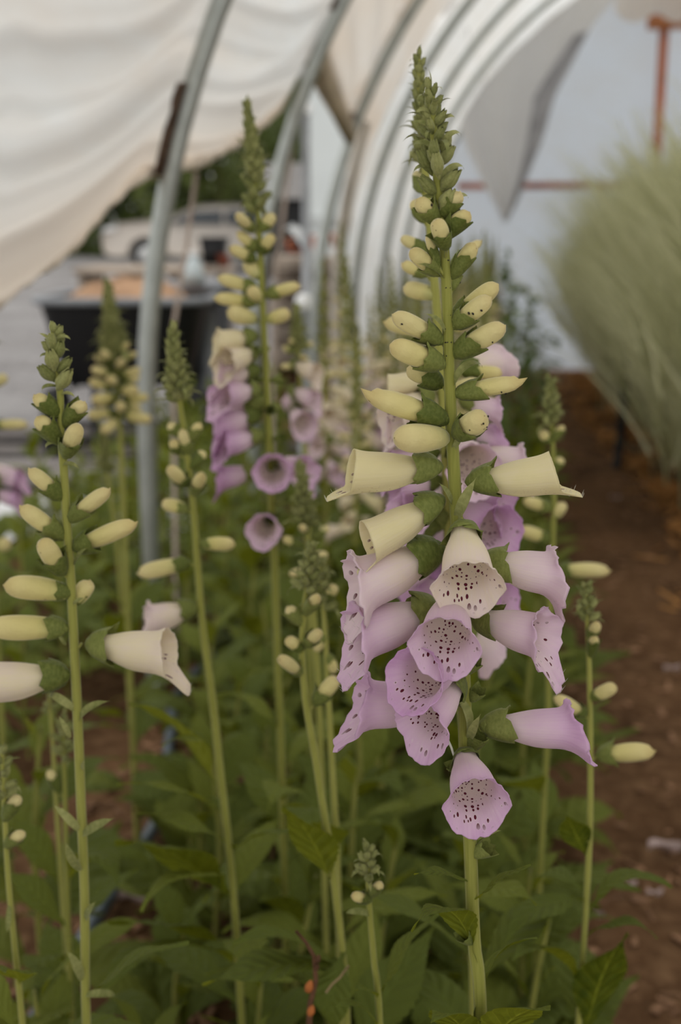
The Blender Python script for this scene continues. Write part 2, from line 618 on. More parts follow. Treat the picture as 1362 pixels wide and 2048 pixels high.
# ------------------------------------------------------------------ a foxglove
class Fox:
    """one foxglove: an Empty at its root, parented parts; its stem follows a path of world points"""

    def __init__(s, label, Y, path, r0=.0022, r1=.0045, group=None, world=None, seed=0, lo=False, root=None):
        s.rng = random.Random(seed + 77)
        s.Y = Y
        s.lo = lo
        if world:
            pts = [Vector(p) for p in world]
        else:
            pts = [P(a, b, Y) for a, b in path]
            e = pts[-1]
            d = e - pts[-2]
            sx = max(-.25, min(.25, d.x / max(.02, -d.z)))
            if e.z > .02:
                rt = Vector(root) if root else Vector((e.x + sx * e.z * .4, Y + s.rng.uniform(-.01, .02), 0))
                pts += [e.lerp(rt, .5) + Vector((sx * .02, 0, 0)), rt]
        # resample
        s.pts = []
        n = len(pts)
        for i in range(n - 1):
            p0, p1, p2, p3 = pts[max(0, i - 1)], pts[i], pts[i + 1], pts[min(n - 1, i + 2)]
            for q in range(6):
                t = q / 6
                s.pts.append(.5 * ((2 * p1) + (p2 - p0) * t + (2 * p0 - 5 * p1 + 4 * p2 - p3) * t * t + (3 * p1 - p0 - 3 * p2 + p3) * t**3))
        s.pts.append(pts[-1])
        s.r0, s.r1 = r0, r1
        s.root = thing('foxglove', label, 'foxglove', (pts[-1].x, pts[-1].y, 0), group)
        b = MB()
        L = [0.0]
        for i in range(1, len(s.pts)):
            L.append(L[-1] + (s.pts[i] - s.pts[i - 1]).length)
        s.len = L[-1]
        s.L = L
        b.tube(s.pts, lambda t: s.rad(t), 6 if lo else 12)
        s.stem = b.obj('stem', M_STEM, s.root)
        s.az = s.rng.uniform(0, 6)

    def rad(s, t):
        return lerp(s.r0, s.r1, min(1, t * 1.6) ** .6)

    def at_len(s, l):
        l = max(0, min(s.len, l))
        for i in range(1, len(s.L)):
            if l <= s.L[i]:
                t = (l - s.L[i - 1]) / max(1e-9, s.L[i] - s.L[i - 1])
                return s.pts[i - 1].lerp(s.pts[i], t)
        return s.pts[-1]

    def at_y(s, py):
        """stem point seen at photo row py"""
        best, bl = None, 0
        for i in range(161):
            l = s.len * i / 160
            p = s.at_len(l)
            d = p - CAM
            y = CY - d.dot(UP) / d.dot(FW) * F
            if best is None or abs(y - py) < best:
                best, bl = abs(y - py), l
        return bl

    def part(s, name, mesh, world, parent=None):
        return link(name, mesh, parent or s.root, world)

    # -- one flower, given its calyx base and mouth
    def pedicel(s, A, parent, up=.006):
        # from the stem, a little below the flower's base, curving out to it
        best = min(s.pts, key=lambda p: (p - (A - Vector((0, 0, up)))).length)
        i = s.pts.index(best)
        cand = [s.pts[max(0, i - 1)].lerp(s.pts[i], t / 6) for t in range(7)] + [s.pts[i].lerp(s.pts[min(len(s.pts) - 1, i + 1)], t / 6) for t in range(7)]
        q = min(cand, key=lambda p: (p - (A - Vector((0, 0, up)))).length)
        mid = q.lerp(A, .55) + Vector((0, 0, -.0015))
        b = MB()
        pts = [q.lerp(mid, t / 3).lerp(mid.lerp(A, t / 3), t / 3) for t in range(4)]
        b.tube(pts, .0010 if not s.lo else .0012, 6)
        return b.obj('pedicel', M_STEM, parent)

    def bell(s, A, B, pink, var='a', roll=0.0, up=ZUP, spots=1.0, L=None, calyx=True, W=None, hair=False):
        me = BELL[var] if isinstance(var, str) else BELL_LO[var]
        w = frame(A, B, up, roll, L, W)
        o = s.part('bell', me, w)
        o.color = (pink, s.rng.uniform(.4, 1), spots, 1)
        if hair:
            s.lip_hair(o, me, w)
        if calyx:
            ln = (Vector(B) - Vector(A)).length
            ax = (Vector(B) - Vector(A)).normalized()
            rf = BELL_RAD.get(var, 1.05)
            k = min(.0195, ln * .36)
            c = s.part('calyx', s.rng.choice(CALYX_LO if s.lo else CALYX), frame(Vector(A) - ax * k * .16, Vector(A) + ax * k, up, s.rng.uniform(-.3, .3), k, ln * .57 * rf), o)
            if not s.lo:
                s.pedicel(Vector(A) - ax * k * .45, c)
        return o

    def lip_hair(s, o, me, w):
        # fine hairs standing on the upper face of the lower lip
        b = MB()
        na, nt = 48, 26
        for i in range(22):
            j = na // 2 + s.rng.randint(-4, 4)
            k = nt - s.rng.choice((0, 0, 1, 2))
            p = w @ me.vertices[k * na + j].co
            d = w.to_3x3() @ Vector((.5, s.rng.uniform(-.4, .4), 1.0))
            d = d.normalized() * s.rng.uniform(.002, .0042)
            b.tube([p - d * .1, p + d], lambda q: .00011 * (1.3 - q), 3, caps=False)
        stuff(b.obj('lip_hair', M_HAIR, o))

    def bud(s, A, B, width, cover=.42, var=None, up=ZUP, roll=0.0):
        A, B = Vector(A), Vector(B)
        ln = (B - A).length
        ax = (B - A).normalized()
        me = s.rng.choice(BUD_LO if s.lo else BUD[:3]) if var is None else BUD[var]
        wsc = width / .47
        o = s.part('bud', me, frame(A, B, up, roll, ln, wsc))
        k = ln * cover * 1.08
        c = s.part('calyx', s.rng.choice(CALYX_LO if s.lo else CALYX), frame(A - ax * k * .10, A + ax * k, up, s.rng.uniform(-.4, .4), k, min(wsc * .76, k * 1.5)), o)
        if not s.lo:
            s.pedicel(A - ax * k * .16, c)
        return o

    def gbud(s, A, B, width, up=ZUP):
        A, B = Vector(A), Vector(B)
        ln = (B - A).length
        o = s.part('bud', s.rng.choice(GBUD_LO if s.lo else GBUD), frame(A, B, up, s.rng.uniform(-.6, .6), ln, width / .84))
        return o

    def bract(s, A, d, ln, var=None, up=ZUP):
        A = Vector(A)
        return s.part('bract', BRACT[var] if var is not None else s.rng.choice(BRACT), frame(A, A + Vector(d), up, 0, ln, ln))

    # -- photo coordinates
    def q(s, p, dz=0.0):
        return P(p[0], p[1], s.Y + dz)

    def bud_px(s, a, b, w, cover=.42, da=0.0, db=0.0, var=None, roll=0.0):
        A, B = s.q(a, da), s.q(b, db)
        return s.bud(A, B, w * mpp(A), cover, var, roll=roll)

    def gbud_px(s, a, b, w, da=0.0, db=0.0):
        A, B = s.q(a, da), s.q(b, db)
        return s.gbud(A, B, w * mpp(A))

    def bell_px(s, a, b, pink, var='a', da=0.0, db=0.0, roll=0.0, L=None, calyx=True, spots=1.0, hair=False):
        A, B = s.q(a, da), s.q(b, db)
        return s.bell(A, B, pink, var, roll, L=L, calyx=calyx, spots=spots, hair=hair)

    def bract_px(s, a, b, da=0.0, db=0.0, var=None):
        A, B = s.q(a, da), s.q(b, db)
        return s.bract(A, B - A, (B - A).length * 1.12, var, up=Vector((s.rng.uniform(-.5, .5), -.8, .8)))

    def leaf_px(s, a, b, da=0.0, db=0.0, var=0, roll=0.0, young=False, wid=1.0, name='leaf'):
        A, B = s.q(a, da), s.q(b, db)
        ln = (B - A).length * 1.08
        return s.part(name, (LEAFY if young else LEAF)[var], frame(A, B, ZUP, roll, ln, ln) @ Matrix.Diagonal((1, wid, 1, 1)))

    # -- runs up the stem; l measured from the tip in metres
    def out(s, el, az=None):
        if az is None:
            s.az += 2.39996
            az = s.az
        return Vector((math.cos(az) * math.cos(el), math.sin(az) * math.cos(el), math.sin(el)))

    def run_tip(s, l0, l1, n, s0, s1, e0=1.25, e1=.45, bracts=True, skip=None, thick=.62):
        for i in range(n):
            t = (i + .5) / n
            l = lerp(l0, l1, t ** .9)
            p = s.at_len(l)
            sz = lerp(s0, s1, t) * s.rng.uniform(.9, 1.1)
            d = s.out(lerp(e0, e1, t) + s.rng.uniform(-.15, .15))
            h = Vector((d.x, d.y, 0)).normalized() * s.rad(l / s.len) * .8
            s.gbud(p + h, p + h + d * sz, sz * thick)
            if bracts and (i % 2 == 0 or not s.lo):
                b = Vector((d.x, d.y, .05 + .45 * (1 - t)))
                s.bract(p + h - Vector((0, 0, .002)), b, sz * s.rng.uniform(1.3, 1.9))

    def run_buds(s, l0, l1, n, s0, s1, cover0=.7, cover1=.4, az=None):
        for i in range(n):
            t = (i + .5) / n
            l = lerp(l0, l1, t)
            p = s.at_len(l)
            sz = lerp(s0, s1, t) * s.rng.uniform(.9, 1.1)
            d = s.out(lerp(.55, -.1, t) + s.rng.uniform(-.12, .12), az[i % len(az)] if az else None)
            h = Vector((d.x, d.y, .3)).normalized() * (s.rad(l / s.len) + .005)
            s.bud(p + h, p + h + d * sz, lerp(.40, .36, t) * sz, lerp(cover0, cover1, t))

    def run_bells(s, l0, l1, n, sz, p0, p1, az=None, el=-.3):
        for i in range(n):
            t = (i + .5) / n
            l = lerp(l0, l1, t)
            p = s.at_len(l)
            z = sz * s.rng.uniform(.88, 1.08)
            d = s.out(el + s.rng.uniform(-.2, .12), az[i % len(az)] + s.rng.uniform(-.3, .3) if az else None)
            h = Vector((d.x, d.y, .2)).normalized() * (s.rad(l / s.len) + .008)
            pk = lerp(p0, p1, t) + s.rng.uniform(-.08, .08)
            s.bell(p + h, p + h + d * z, max(0, pk), (0 if pk < .2 else s.rng.choice((1, 2))) if s.lo else ('cream' if pk < .12 else s.rng.choice('abc')))

    def run_leaves(s, z0, z1, n, s0, s1, young=.3, e0=.1, e1=.8, az=None):
        for i in range(n):
            t = (i + .5) / n
            z = lerp(z0, z1, t)
            p = min(s.pts, key=lambda q: abs(q.z - z))
            j = s.pts.index(p)
            # closer point on the segment
            for q in (s.pts[max(0, j - 1)], s.pts[min(len(s.pts) - 1, j + 1)]):
                if (q.z - z) * (p.z - z) < 0:
                    p = p.lerp(q, (z - p.z) / (q.z - p.z))
                    break
            sz = lerp(s0, s1, t) * s.rng.uniform(.8, 1.15)
            d = s.out(lerp(e0, e1, t) + s.rng.uniform(-.2, .2), az[i % len(az)] if az else None)
            if s.lo:
                me = s.rng.choice(LEAF_LO)
            else:
                me = s.rng.choice(LEAFY) if s.rng.random() < young else s.rng.choice(LEAF)
            s.part('leaf', me, frame(p, p + d, ZUP, s.rng.uniform(-.35, .35), sz, sz))
# ------------------------------------------------------------------ camera, sky
cam = bpy.data.cameras.new('camera')
cam.sensor_fit = 'VERTICAL'
cam.sensor_height = 36
cam.sensor_width = 36
cam.lens = 36 * F / 2048
cam.clip_start = .02
cam.clip_end = 300
cam.dof.use_dof = True
cam.dof.focus_distance = .745
cam.dof.aperture_fstop = 5.0
cam.dof.aperture_blades = 9
co = bpy.data.objects.new('camera', cam)
COL.objects.link(co)
co.location = CAM
co.rotation_euler = (PI / 2 - PITCH, 0, 0)
SC.camera = co

w = bpy.data.worlds.new('overcast sky')
SC.world = w
w.use_nodes = True
nt = w.node_tree
bg = nt.nodes['Background']
tc = nt.nodes.new('ShaderNodeTexCoord')
sx = nt.nodes.new('ShaderNodeSeparateXYZ')
nt.links.new(tc.outputs['Generated'], sx.inputs[0])
cr = nt.nodes.new('ShaderNodeValToRGB')
cr.color_ramp.elements[0].position = .0
cr.color_ramp.elements[0].color = (.66, .655, .63, 1)
cr.color_ramp.elements[1].position = .7
cr.color_ramp.elements[1].color = (1.0, .985, .95, 1)
nt.links.new(sx.outputs[2], cr.inputs[0])
nt.links.new(cr.outputs[0], bg.inputs[0])
bg.inputs[1].default_value = 1.35

SC.view_settings.view_transform = 'Standard'
SC.view_settings.look = 'None'
SC.view_settings.gamma = 1
SC.view_settings.exposure = EXPO
SC.view_settings.use_curve_mapping = False
cy = SC.cycles
cy.use_denoising = True
cy.max_bounces = 10
cy.diffuse_bounces = 5
cy.glossy_bounces = 3
cy.transmission_bounces = 6
cy.transparent_max_bounces = 8
cy.sample_clamp_indirect = 6

# ------------------------------------------------------------------ tunnel profile
UW = -.958
LEG, RAD = .67, 2.55
S_END = LEG * 2 + PI * RAD


def prof(s, off=0.0):
    r = RAD + off
    if s < LEG:
        return UW - off, s
    a = (s - LEG) / RAD
    if a > PI:
        return UW + 2 * RAD + off, LEG - (s - LEG - PI * RAD)
    return UW + RAD - r * math.cos(a), LEG + r * math.sin(a)


def s_of_z(z):
    return z if z < LEG else LEG + RAD * math.asin(min(1, (z - LEG) / RAD))


def hit_wall(px, py):
    """(v, s) where the sight line of a photo point meets the left wall"""
    prev = None
    for i in range(2000):
        Y = 1.2 + i * .006
        p = P(px, py, Y)
        u, v = UV(p)
        d = u - prof(s_of_z(max(0, min(3.6, p.z))))[0]
        if prev is not None and d * prev < 0:
            return v, s_of_z(p.z)
        prev = d
    return None


V1 = (3 + UW * SA) / CA
HOOPS = [V1 + 1.2 * i for i in range(-2, 7)]
VEND = HOOPS[-1] + .35


def film_mat(name, col, stain, trans=.70, scale=2.2, amt=.5, hem=False):
    k = NT(name)
    obj = k.n('TexCoord').outputs['Object']
    mp = k.n('Mapping', Vector=obj)
    mp.inputs['Scale'].default_value = (1.0, .35, 2.0)
    n1 = k.noise(scale, 5, mp.outputs[0])
    n2 = k.noise(scale * 5, 4, mp.outputs[0])
    f = k.math('MULTIPLY', k.maprange(k.math('MULTIPLY_ADD', n2, .35, k.math('MULTIPLY', n1, .75)), .46, .78), amt)
    if hem:  # more of the second colour towards the lower edge
        e = k.n('SeparateXYZ', i0=k.n('Attribute', {'attribute_name': 'edge'}).outputs['Vector']).outputs[0]
        f = k.math('MAXIMUM', f, k.math('MULTIPLY', k.maprange(e, 1.0, 0.1), k.maprange(n1, .3, .6, .35, .95)))
    c = k.mix(f, col, stain)
    df = k.n('BsdfDiffuse', Color=c)
    tr = k.n('BsdfTranslucent', Color=c)
    mx = k.n('MixShader', i0=trans)
    k.put(mx, 'i1', df)
    k.put(mx, 'i2', tr)
    gl = k.n('BsdfGlossy', Roughness=.35)
    m2 = k.n('MixShader', i0=.04)
    k.put(m2, 'i1', mx)
    k.put(m2, 'i2', gl)
    k.t.links.new(m2.outputs[0], k.out.inputs[0])
    return k.mat


M_FILM = film_mat('greenhouse film', (.90, .91, .91), (.74, .66, .55))
M_CURT = film_mat('gathered greenhouse film', (.775, .785, .78), (.70, .61, .52), .72, 1.6, .6, True)
M_ENDF = film_mat('end wall film', (.62, .67, .74), (.58, .58, .58), .70)
M_SHADE = film_mat('grey shade cloth', (.70, .68, .66), (.62, .60, .58), .60)
M_STEEL = simple('galvanised steel', (.40, .42, .40), .40, .5, .8, .12, 20)
M_RUST = simple('rust brown clip', (.10, .065, .045), .8, .2, 0, .3, 30)

# roof and far walls: film over the hoops
b = MB()
S_CUT = s_of_z(2.25)


def film_rows(b, v0, v1, nv, sa, sb, ns, amp=.0, off=.03, seed=0):
    rows = []
    for i in range(nv + 1):
        v = lerp(v0, v1, i / nv)
        fr = ((v - V1) / 1.2) % 1.0
        row = []
        for j in range(ns + 1):
            s = lerp(sa, sb, j / ns)
            sag = -.035 * math.sin(PI * fr) ** 2 + amp * (math.sin(s * 9 + v * 3 + seed) + .6 * math.sin(s * 21 - v * 5)) * math.sin(PI * fr) ** .5
            u, z = prof(s, off + sag)
            row.append(T(u, v, z))
        rows.append(row)
    b.grid(rows)


film_rows(b, -2.2, VEND, 100, S_CUT, S_END - s_of_z(2.25), 60, .006)
ceiling = struct(b.obj('ceiling', M_FILM))
b = MB()
film_rows(b, -2.2, VEND, 90, S_END - s_of_z(2.25), S_END, 14, .004)
struct(b.obj('wall_right', M_FILM))
b = MB()
VW = hit_wall(712, 430)[0]
print('VW', VW - HOOPS[4])
film_rows(b, VW + .06, VEND, 70, 0, S_CUT, 26, .012, seed=2)
film_rows(b, -2.2, HOOPS[1] - .2, 16, 0, S_CUT, 14, .012, seed=2)
struct(b.obj('wall_left', M_FILM))

# end wall: the hoop outline closed with film
b = MB()
n = 48
ring = [prof(S_END * i / n) for i in range(n + 1)]
c0 = (UW + RAD, 1.0)
rows = []
for k in range(13):
    f = k / 12
    rows.append([T(lerp(u, c0[0], f), VEND + .02 * math.sin(u * 5 + k) * math.sin(PI * f), lerp(z, c0[1], f)) for u, z in ring])
b.grid(rows)
b.add([T(UW, VEND, 0), T(UW + 2 * RAD, VEND, 0), T(*[c0[0], VEND, c0[1]])], [(0, 1, 2)])
struct(b.obj('wall_end', M_ENDF))

# ------------------------------------------------------------------ hoops
HL = {0: 'steel hoop pipe nearest the camera, its foot outside the picture',
      1: 'second steel hoop pipe, at the side of the picture beyond the gathered film',
      2: 'thick grey steel hoop pipe standing before the black cart, film clipped along it',
      3: 'steel hoop pipe just beyond the drooping film, crossing the car tail',
      4: 'steel hoop pipe before the white building, where the film reaches the ground',
      5: 'steel hoop pipe next along after the white building, film on its outer side',
      6: 'blurred steel hoop pipe, third from the tunnel\'s end',
      7: 'blurred steel hoop pipe behind the tip of the tallest spike, second from the end',
      8: 'last steel hoop pipe, carrying the grey shade cloth at the end wall'}
for i, v in enumerate(HOOPS):
    if i < 2:
        continue
    b = MB()
    pts = [T(*(lambda q: (q[0], v, q[1]))(prof(S_END * j / 72, -.005))) for j in range(73)]
    b.tube(pts, .0235, 12)
    t = thing('hoop_pipe', HL[i], 'hoop', T(UW, v, 0), 'steel hoops of the tunnel')
    b.obj('pipe', M_STEEL, t)
    if i in (2, 3, 4):
        z0, z1 = {2: (1.32, 1.50), 3: (1.85, 2.1), 4: (1.56, 1.66)}[i]
        n = {2: 9, 3: 4, 4: 1}[i]
        for j in range(n):
            z = lerp(z0, z1, (j + .5) / n) + .008 * math.sin(j * 5)
            s = s_of_z(z)
            u, zz = prof(s, .016)
            a = max(0, (s - LEG) / RAD)
            rot = Matrix(((CA, SA, 0), (-SA, CA, 0), (0, 0, 1))) @ Matrix.Rotation(a, 3, 'Y')
            c = MB()
            c.box(T(u, v - .018, zz), (.022, .018, .040 if i < 4 else .10), rot)
            c.box(T(u + .01, v - .028, zz + .012), (.012, .010, .022), rot)
            c.obj('clip', M_RUST, t)

# ------------------------------------------------------------------ the gathered film on the left side
EDGE = []
for px, py in ((-60, 672), (0, 642), (60, 598), (130, 545), (200, 480), (262, 415), (318, 362), (378, 347), (425, 335), (480, 310), (530, 275), (575, 238), (606, 180), (634, 118)):
    h = hit_wall(px, py)
    EDGE.append(h)
EDGE = [(HOOPS[1] - .2, EDGE[0][1] - .22)] + EDGE
VTOP = HOOPS[3] + .10
b = MB()
rows = []
NV, NS = 170, 110
for i in range(NV + 1):
    v = lerp(HOOPS[1] - .2, VTOP, i / NV)
    fr = ((v - V1) / 1.2) % 1.0
    s0 = keyed(EDGE, v)
    row = []
    for j in range(NS + 1):
        f = j / NS
        s = lerp(s0, S_CUT + .02, f)
        ds = s - s0
        hold = math.sin(PI * fr) ** .6
        pl = .020 * math.sin(ds * 30 + 1.5 * math.sin(v * 2.2)) + .010 * math.sin(ds * 67 + v * 3.1) + .007 * math.sin(ds * 19 - v * 4) + .005 * math.sin(ds * 120 + v * 6)
        pl *= (.35 + .65 * hold) * math.exp(-ds * .9)
        bel = -.06 * math.sin(PI * fr) * math.exp(-((ds - .5) / .3) ** 2)
        off = .034 + pl + bel + .02 * math.exp(-ds * 40)
        u, z = prof(max(.02, s), off)
        row.append(T(u, v, z))
    rows.append(row)
b.grid(rows, 0, [[(min(1, (j / NS) * 4), 0, 0) for j in range(NS + 1)] for i in range(NV + 1)])
cur = thing('plastic_curtain', 'cream greenhouse film gathered up and clipped along the side hoops, lower edge drooping', 'plastic sheet', T(UW, V1, 0))
link('sheet', b.mesh('sheet', M_CURT, attr='edge'), cur)
# rolled hem along the lower edge, coloured browner than the sheet
b = MB()
pts = []
for i in range(90):
    v = lerp(HOOPS[1] - .2, VTOP, i / 89)
    fr = ((v - V1) / 1.2) % 1.0
    u, z = prof(keyed(EDGE, v), .05)
    pts.append(T(u, v, z + .004 * math.sin(i * 1.7)))
b.tube(pts, lambda t: .014 + .004 * math.sin(t * 40), 10)
b.obj('hem', simple('brownish hem', (.72, .62, .52), .7, .2, 0, .2, 6), cur)
# the bundle of film running down from the third hoop to the fourth
b = MB()
h0 = prof(keyed(EDGE, VTOP), .03)
h1 = hit_wall(702, 268)
A, B = T(h0[0], VTOP - .05, h0[1] + .05), T(prof(h1[1])[0] + .0, HOOPS[4] - .02, prof(h1[1])[1])
rows = []
for i in range(30):
    t = i / 29
    p = A.lerp(B, t) + Vector((0, 0, -.015 * math.sin(PI * t)))
    r = lerp(.075, .045, t)
    rows.append([p + Vector((math.cos(a) * r * .55, math.sin(a) * .02, math.sin(a) * r * (1 + .18 * math.sin(5 * a + t * 6)))) for a in [2 * PI * k / 18 for k in range(18)]])
b.grid(rows, wrap=True)
b.obj('bundle', simple('dirty rolled film', (.42, .33, .23), .6, .3, 0, .25, 12), cur)
# film above the bundle, filling bay three to four up to the roof
b = MB()
rows = []
for i in range(40):
    t = i / 39
    v = lerp(VTOP - .03, HOOPS[4] + .03, t)
    s0 = s_of_z(lerp(A.z, B.z, t) - .015 * math.sin(PI * t))
    row = []
    for j in range(41):
        s = lerp(s0, S_CUT + .02, j / 40)
        u, z = prof(s, .036 + .010 * math.sin((s - s0) * 30 + t * 4) - .03 * math.sin(PI * t))
        row.append(T(u, v, z))
    rows.append(row)
b.grid(rows)
b.obj('sheet', M_CURT, cur)
# beyond the fourth hoop the film's edge drops to the ground in bunched folds
b = MB()
rows = []
for i in range(50):
    t = i / 49
    v = lerp(HOOPS[4] - .02, VW + .10, t)
    s0 = keyed([(0, h1[1]), (.35, h1[1] * .93), (.7, h1[1] * .72), (.9, h1[1] * .30), (1, 0)], t)
    row = []
    for j in range(51):
        s = lerp(s0, S_CUT + .02, j / 50)
        u, z = prof(s, .032 + .014 * math.sin(t * 9 + (s - s0) * 8) * math.sin(PI * t))
        row.append(T(u, v, z))
    rows.append(row)
b.grid(rows)
b.obj('sheet', M_CURT, cur)
b = MB()
rows = []
for i in range(41):
    f = i / 40
    row = []
    for j in range(37):
        s = lerp(0.0, h1[1] * 1.05, j / 36)
        vv = VW - .02 - (j / 36) ** 2 * (VW - HOOPS[4]) * .55
        u, z = prof(s, .02 - .03 * math.sin(f * 24) * (1 - .4 * j / 36))
        row.append(T(u, vv + (f - .3) * lerp(.30, .12, j / 36), z))
    rows.append(row)
b.grid(rows)
b.obj('hanging_fold', simple('dusty bunched film', (.62, .56, .50), .7, .2, 0, .15, 5), cur)

# thin cords tied from the film to the ground
M_CORD = simple('tan cord', (.42, .34, .29), .8, .1)
for lab, pts in (('thin tan cord hanging in front of the cream car, down to the cart', [(393, 345, 3.35), (372, 500, 3.32), (346, 660, 3.28)]),
                 ('thin tan cord hanging between the drooping film and the white building', [(592, 232, 4.35), (570, 400, 4.3), (548, 600, 4.3)])):
    b = MB()
    b.tube([P(*p) for p in pts] + [Vector((P(*pts[-1]).x - .02, pts[-1][2], 0))], .0068, 6)
    tag(b.obj('cord', M_CORD), lab, 'cord')

# ------------------------------------------------------------------ end wall timber and the grey shade cloth
M_RED = simple('red painted timber', (.42, .14, .07), .7, .2, 0, .25, 6)


def ends(px, py, off=.12):
    """point just in front of the end wall"""
    for i in range(4000):
        p = P(px, py, 8 + i * .002)
        if UV(p)[1] > VEND - off:
            return p
    return p


RZ = Matrix(((CA, SA, 0), (-SA, CA, 0), (0, 0, 1)))
b = MB()
A, B = ends(915, 371), ends(1420, 371)
b.box((A + B) / 2, ((B - A).length, .04, .055), RZ)
tag(b.obj('timber_rail', M_RED), 'red-brown timber rail running across the pale end wall', 'rail')
t = thing('timber_post', 'red-brown timber post with cross bracket at the end wall above the feathery plants', 'post', (ends(1328, 300).x, ends(1328, 300).y, 0))
b = MB()
A = ends(1328, 40)
b.box((A.x, A.y - .02, A.z / 2 + .2), (.07, .06, A.z + .4), RZ)
b.obj('post', M_RED, t)
b = MB()
A = ends(1330, 46)
b.box((A.x, A.y - .06, A.z), (.30, .05, .11), RZ)
b.obj('bracket', simple('orange bracket', (.50, .20, .09), .6), t)
b = MB()
A = ends(1325, 8, .4)
rows = []
for i in range(17):
    rows.append([A + RT * (lerp(-.36, .9, i / 16)) + Vector((0, .03 * math.sin(i * 2.1 + j), lerp(.42, -.05 - .09 * math.sin(PI * (i % 4) / 4), j / 6))) for j in range(7)])
b.grid(rows)
tag(b.obj('tarp', M_CURT), 'beige gathered tarp hanging over the bracket of the timber post', 'tarp')

t = thing('shade_cloth', 'grey shade cloth hanging in a long point before the end wall', 'shade cloth', ends(1010, 500, .6))
left = [(878, -40), (890, 60), (903, 190), (930, 290), (965, 365), (990, 410), (1006, 442)]
right = [(1262, -40), (1185, 50), (1110, 190), (1085, 280), (1058, 345), (1032, 410), (1012, 446)]


def cloth(b, L, Rr, n, m, off, rip):
    rows = []
    for i in range(m + 1):
        f = i / m * (len(L) - 1)
        k = min(len(L) - 2, int(f))
        a = [lerp(L[k][c], L[k + 1][c], f - k) for c in (0, 1)]
        c_ = [lerp(Rr[k][c], Rr[k + 1][c], f - k) for c in (0, 1)]
        row = []
        for j in range(n + 1):
            g = j / n
            p = ends(lerp(a[0], c_[0], g), lerp(a[1], c_[1], g), off)
            row.append(p + T(0, rip * math.sin(g * 14) * (1 - .5 * i / m), 0))
        rows.append(row)
    b.grid(rows)


b = MB()
cloth(b, left, right, 30, 30, .62, .035)
b.obj('panel', M_SHADE, t)
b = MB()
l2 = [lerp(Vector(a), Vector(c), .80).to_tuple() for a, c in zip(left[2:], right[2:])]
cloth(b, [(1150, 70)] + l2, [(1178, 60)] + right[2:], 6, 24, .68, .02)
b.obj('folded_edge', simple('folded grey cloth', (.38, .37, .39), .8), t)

# ------------------------------------------------------------------ ground
k = NT('bare soil')
obj = k.n('TexCoord').outputs['Object']
n1 = k.noise(2.2, 5, obj)
n2 = k.noise(28, 6, obj)
c = k.mix(k.maprange(n1, .35, .65), (.070, .036, .017), (.155, .082, .040))
c = k.mix(k.maprange(n2, .45, .75), c, (.20, .115, .060))
M_SOIL = k.pbr(c, .95, .08, normal=k.bump(n2, .8, .02))
nr = random.Random(4)


def hsh(x, y):
    return math.sin(x * 12.9 + y * 3.1) * .4 + math.sin(x * 5.3 - y * 9.7 + 1) * .4 + math.sin(x * 31 + y * 27) * .25 + math.sin(x * 47 - y * 39) * .2


def soil_z(u, v):
    return .012 * hsh(u * 1.1, v * 1.1) + .006 * hsh(u * 3.3 + 2, v * 3.1) - .02


b = MB()
rows = []
for i in range(231):
    v = -.6 + 11.4 * i / 230
    rows.append([T(lerp(-2.3, 5.4, (j / 110) ** 1.3), v, soil_z(lerp(-2.3, 5.4, (j / 110) ** 1.3), v)) for j in range(111)])
b.grid(rows)
struct(b.obj('floor', M_SOIL))

k = NT('grey gravel yard')
obj = k.n('TexCoord').outputs['Object']
n1 = k.noise(.8, 5, obj)
n2 = k.noise(14, 5, obj)
c = k.mix(k.maprange(n1, .35, .65), (.175, .165, .165), (.27, .26, .26))
c = k.mix(k.maprange(n2, .5, .7), c, (.36, .34, .33))
M_YARD = k.pbr(c, .9, .15, normal=k.bump(n2, .6, .02))
b = MB()
rows = []
for i in range(61):
    y = lerp(-6, 60, i / 60)
    rows.append([T(lerp(-45, -2.25, j / 40), y, -.03 + .014 * max(0, y - 6) + .01 * hsh(j, i)) for j in range(41)])
b.grid(rows)
for s in (1,):
    b.grid([[T(-45, 11.2, -.04), T(60, 11.2, -.04)], [T(-45, 62, -.04), T(60, 62, -.04)]])
struct(b.obj('ground', M_YARD))


def yard_z(p):
    u, v = UV(p)
    return -.03 + .014 * max(0, v - 6)


# chips and litter on the soil
M_CHIP = simple('wood chip', (.30, .17, .10), .9, .1, 0, .5, 3)
M_STRAW = simple('orange straw', (.46, .23, .08), .9, .1, 0, .4, 4)


def litter(name, mat, n, uf, vf, ln, wd, seed, zup=.0, tilt=.35):
    rr = random.Random(seed)
    b = MB()
    for _ in range(n):
        v = vf(rr)
        u = uf(rr) if uf else lerp(.74, .40, sstep(4.5, 9.6, v)) + rr.gauss(0, .09)
        if not uf and hsh(u * 1.7, v * .8) < .1:
            continue
        L, W = rr.uniform(*ln), rr.uniform(*wd)
        a, ti = rr.uniform(0, PI), rr.uniform(-tilt, tilt)
        d = Vector((math.cos(a) * math.cos(ti), math.sin(a) * math.cos(ti), math.sin(ti)))
        e = Vector((-math.sin(a), math.cos(a), rr.uniform(-.3, .3)))
        h = Vector((0, 0, W * .3 + .001))
        p = T(u, v, soil_z(u, v) + rr.uniform(0, zup) + .004)
        q = [p - d * L - e * W, p + d * L - e * W * .5, p + d * L + e * W * .6, p - d * L + e * W]
        b.add(q + [x + h for x in q], [(4, 5, 6, 7), (0, 1, 5, 4), (1, 2, 6, 5), (2, 3, 7, 6), (3, 0, 4, 7)])
    return stuff(b.obj(name, mat, smooth=False))


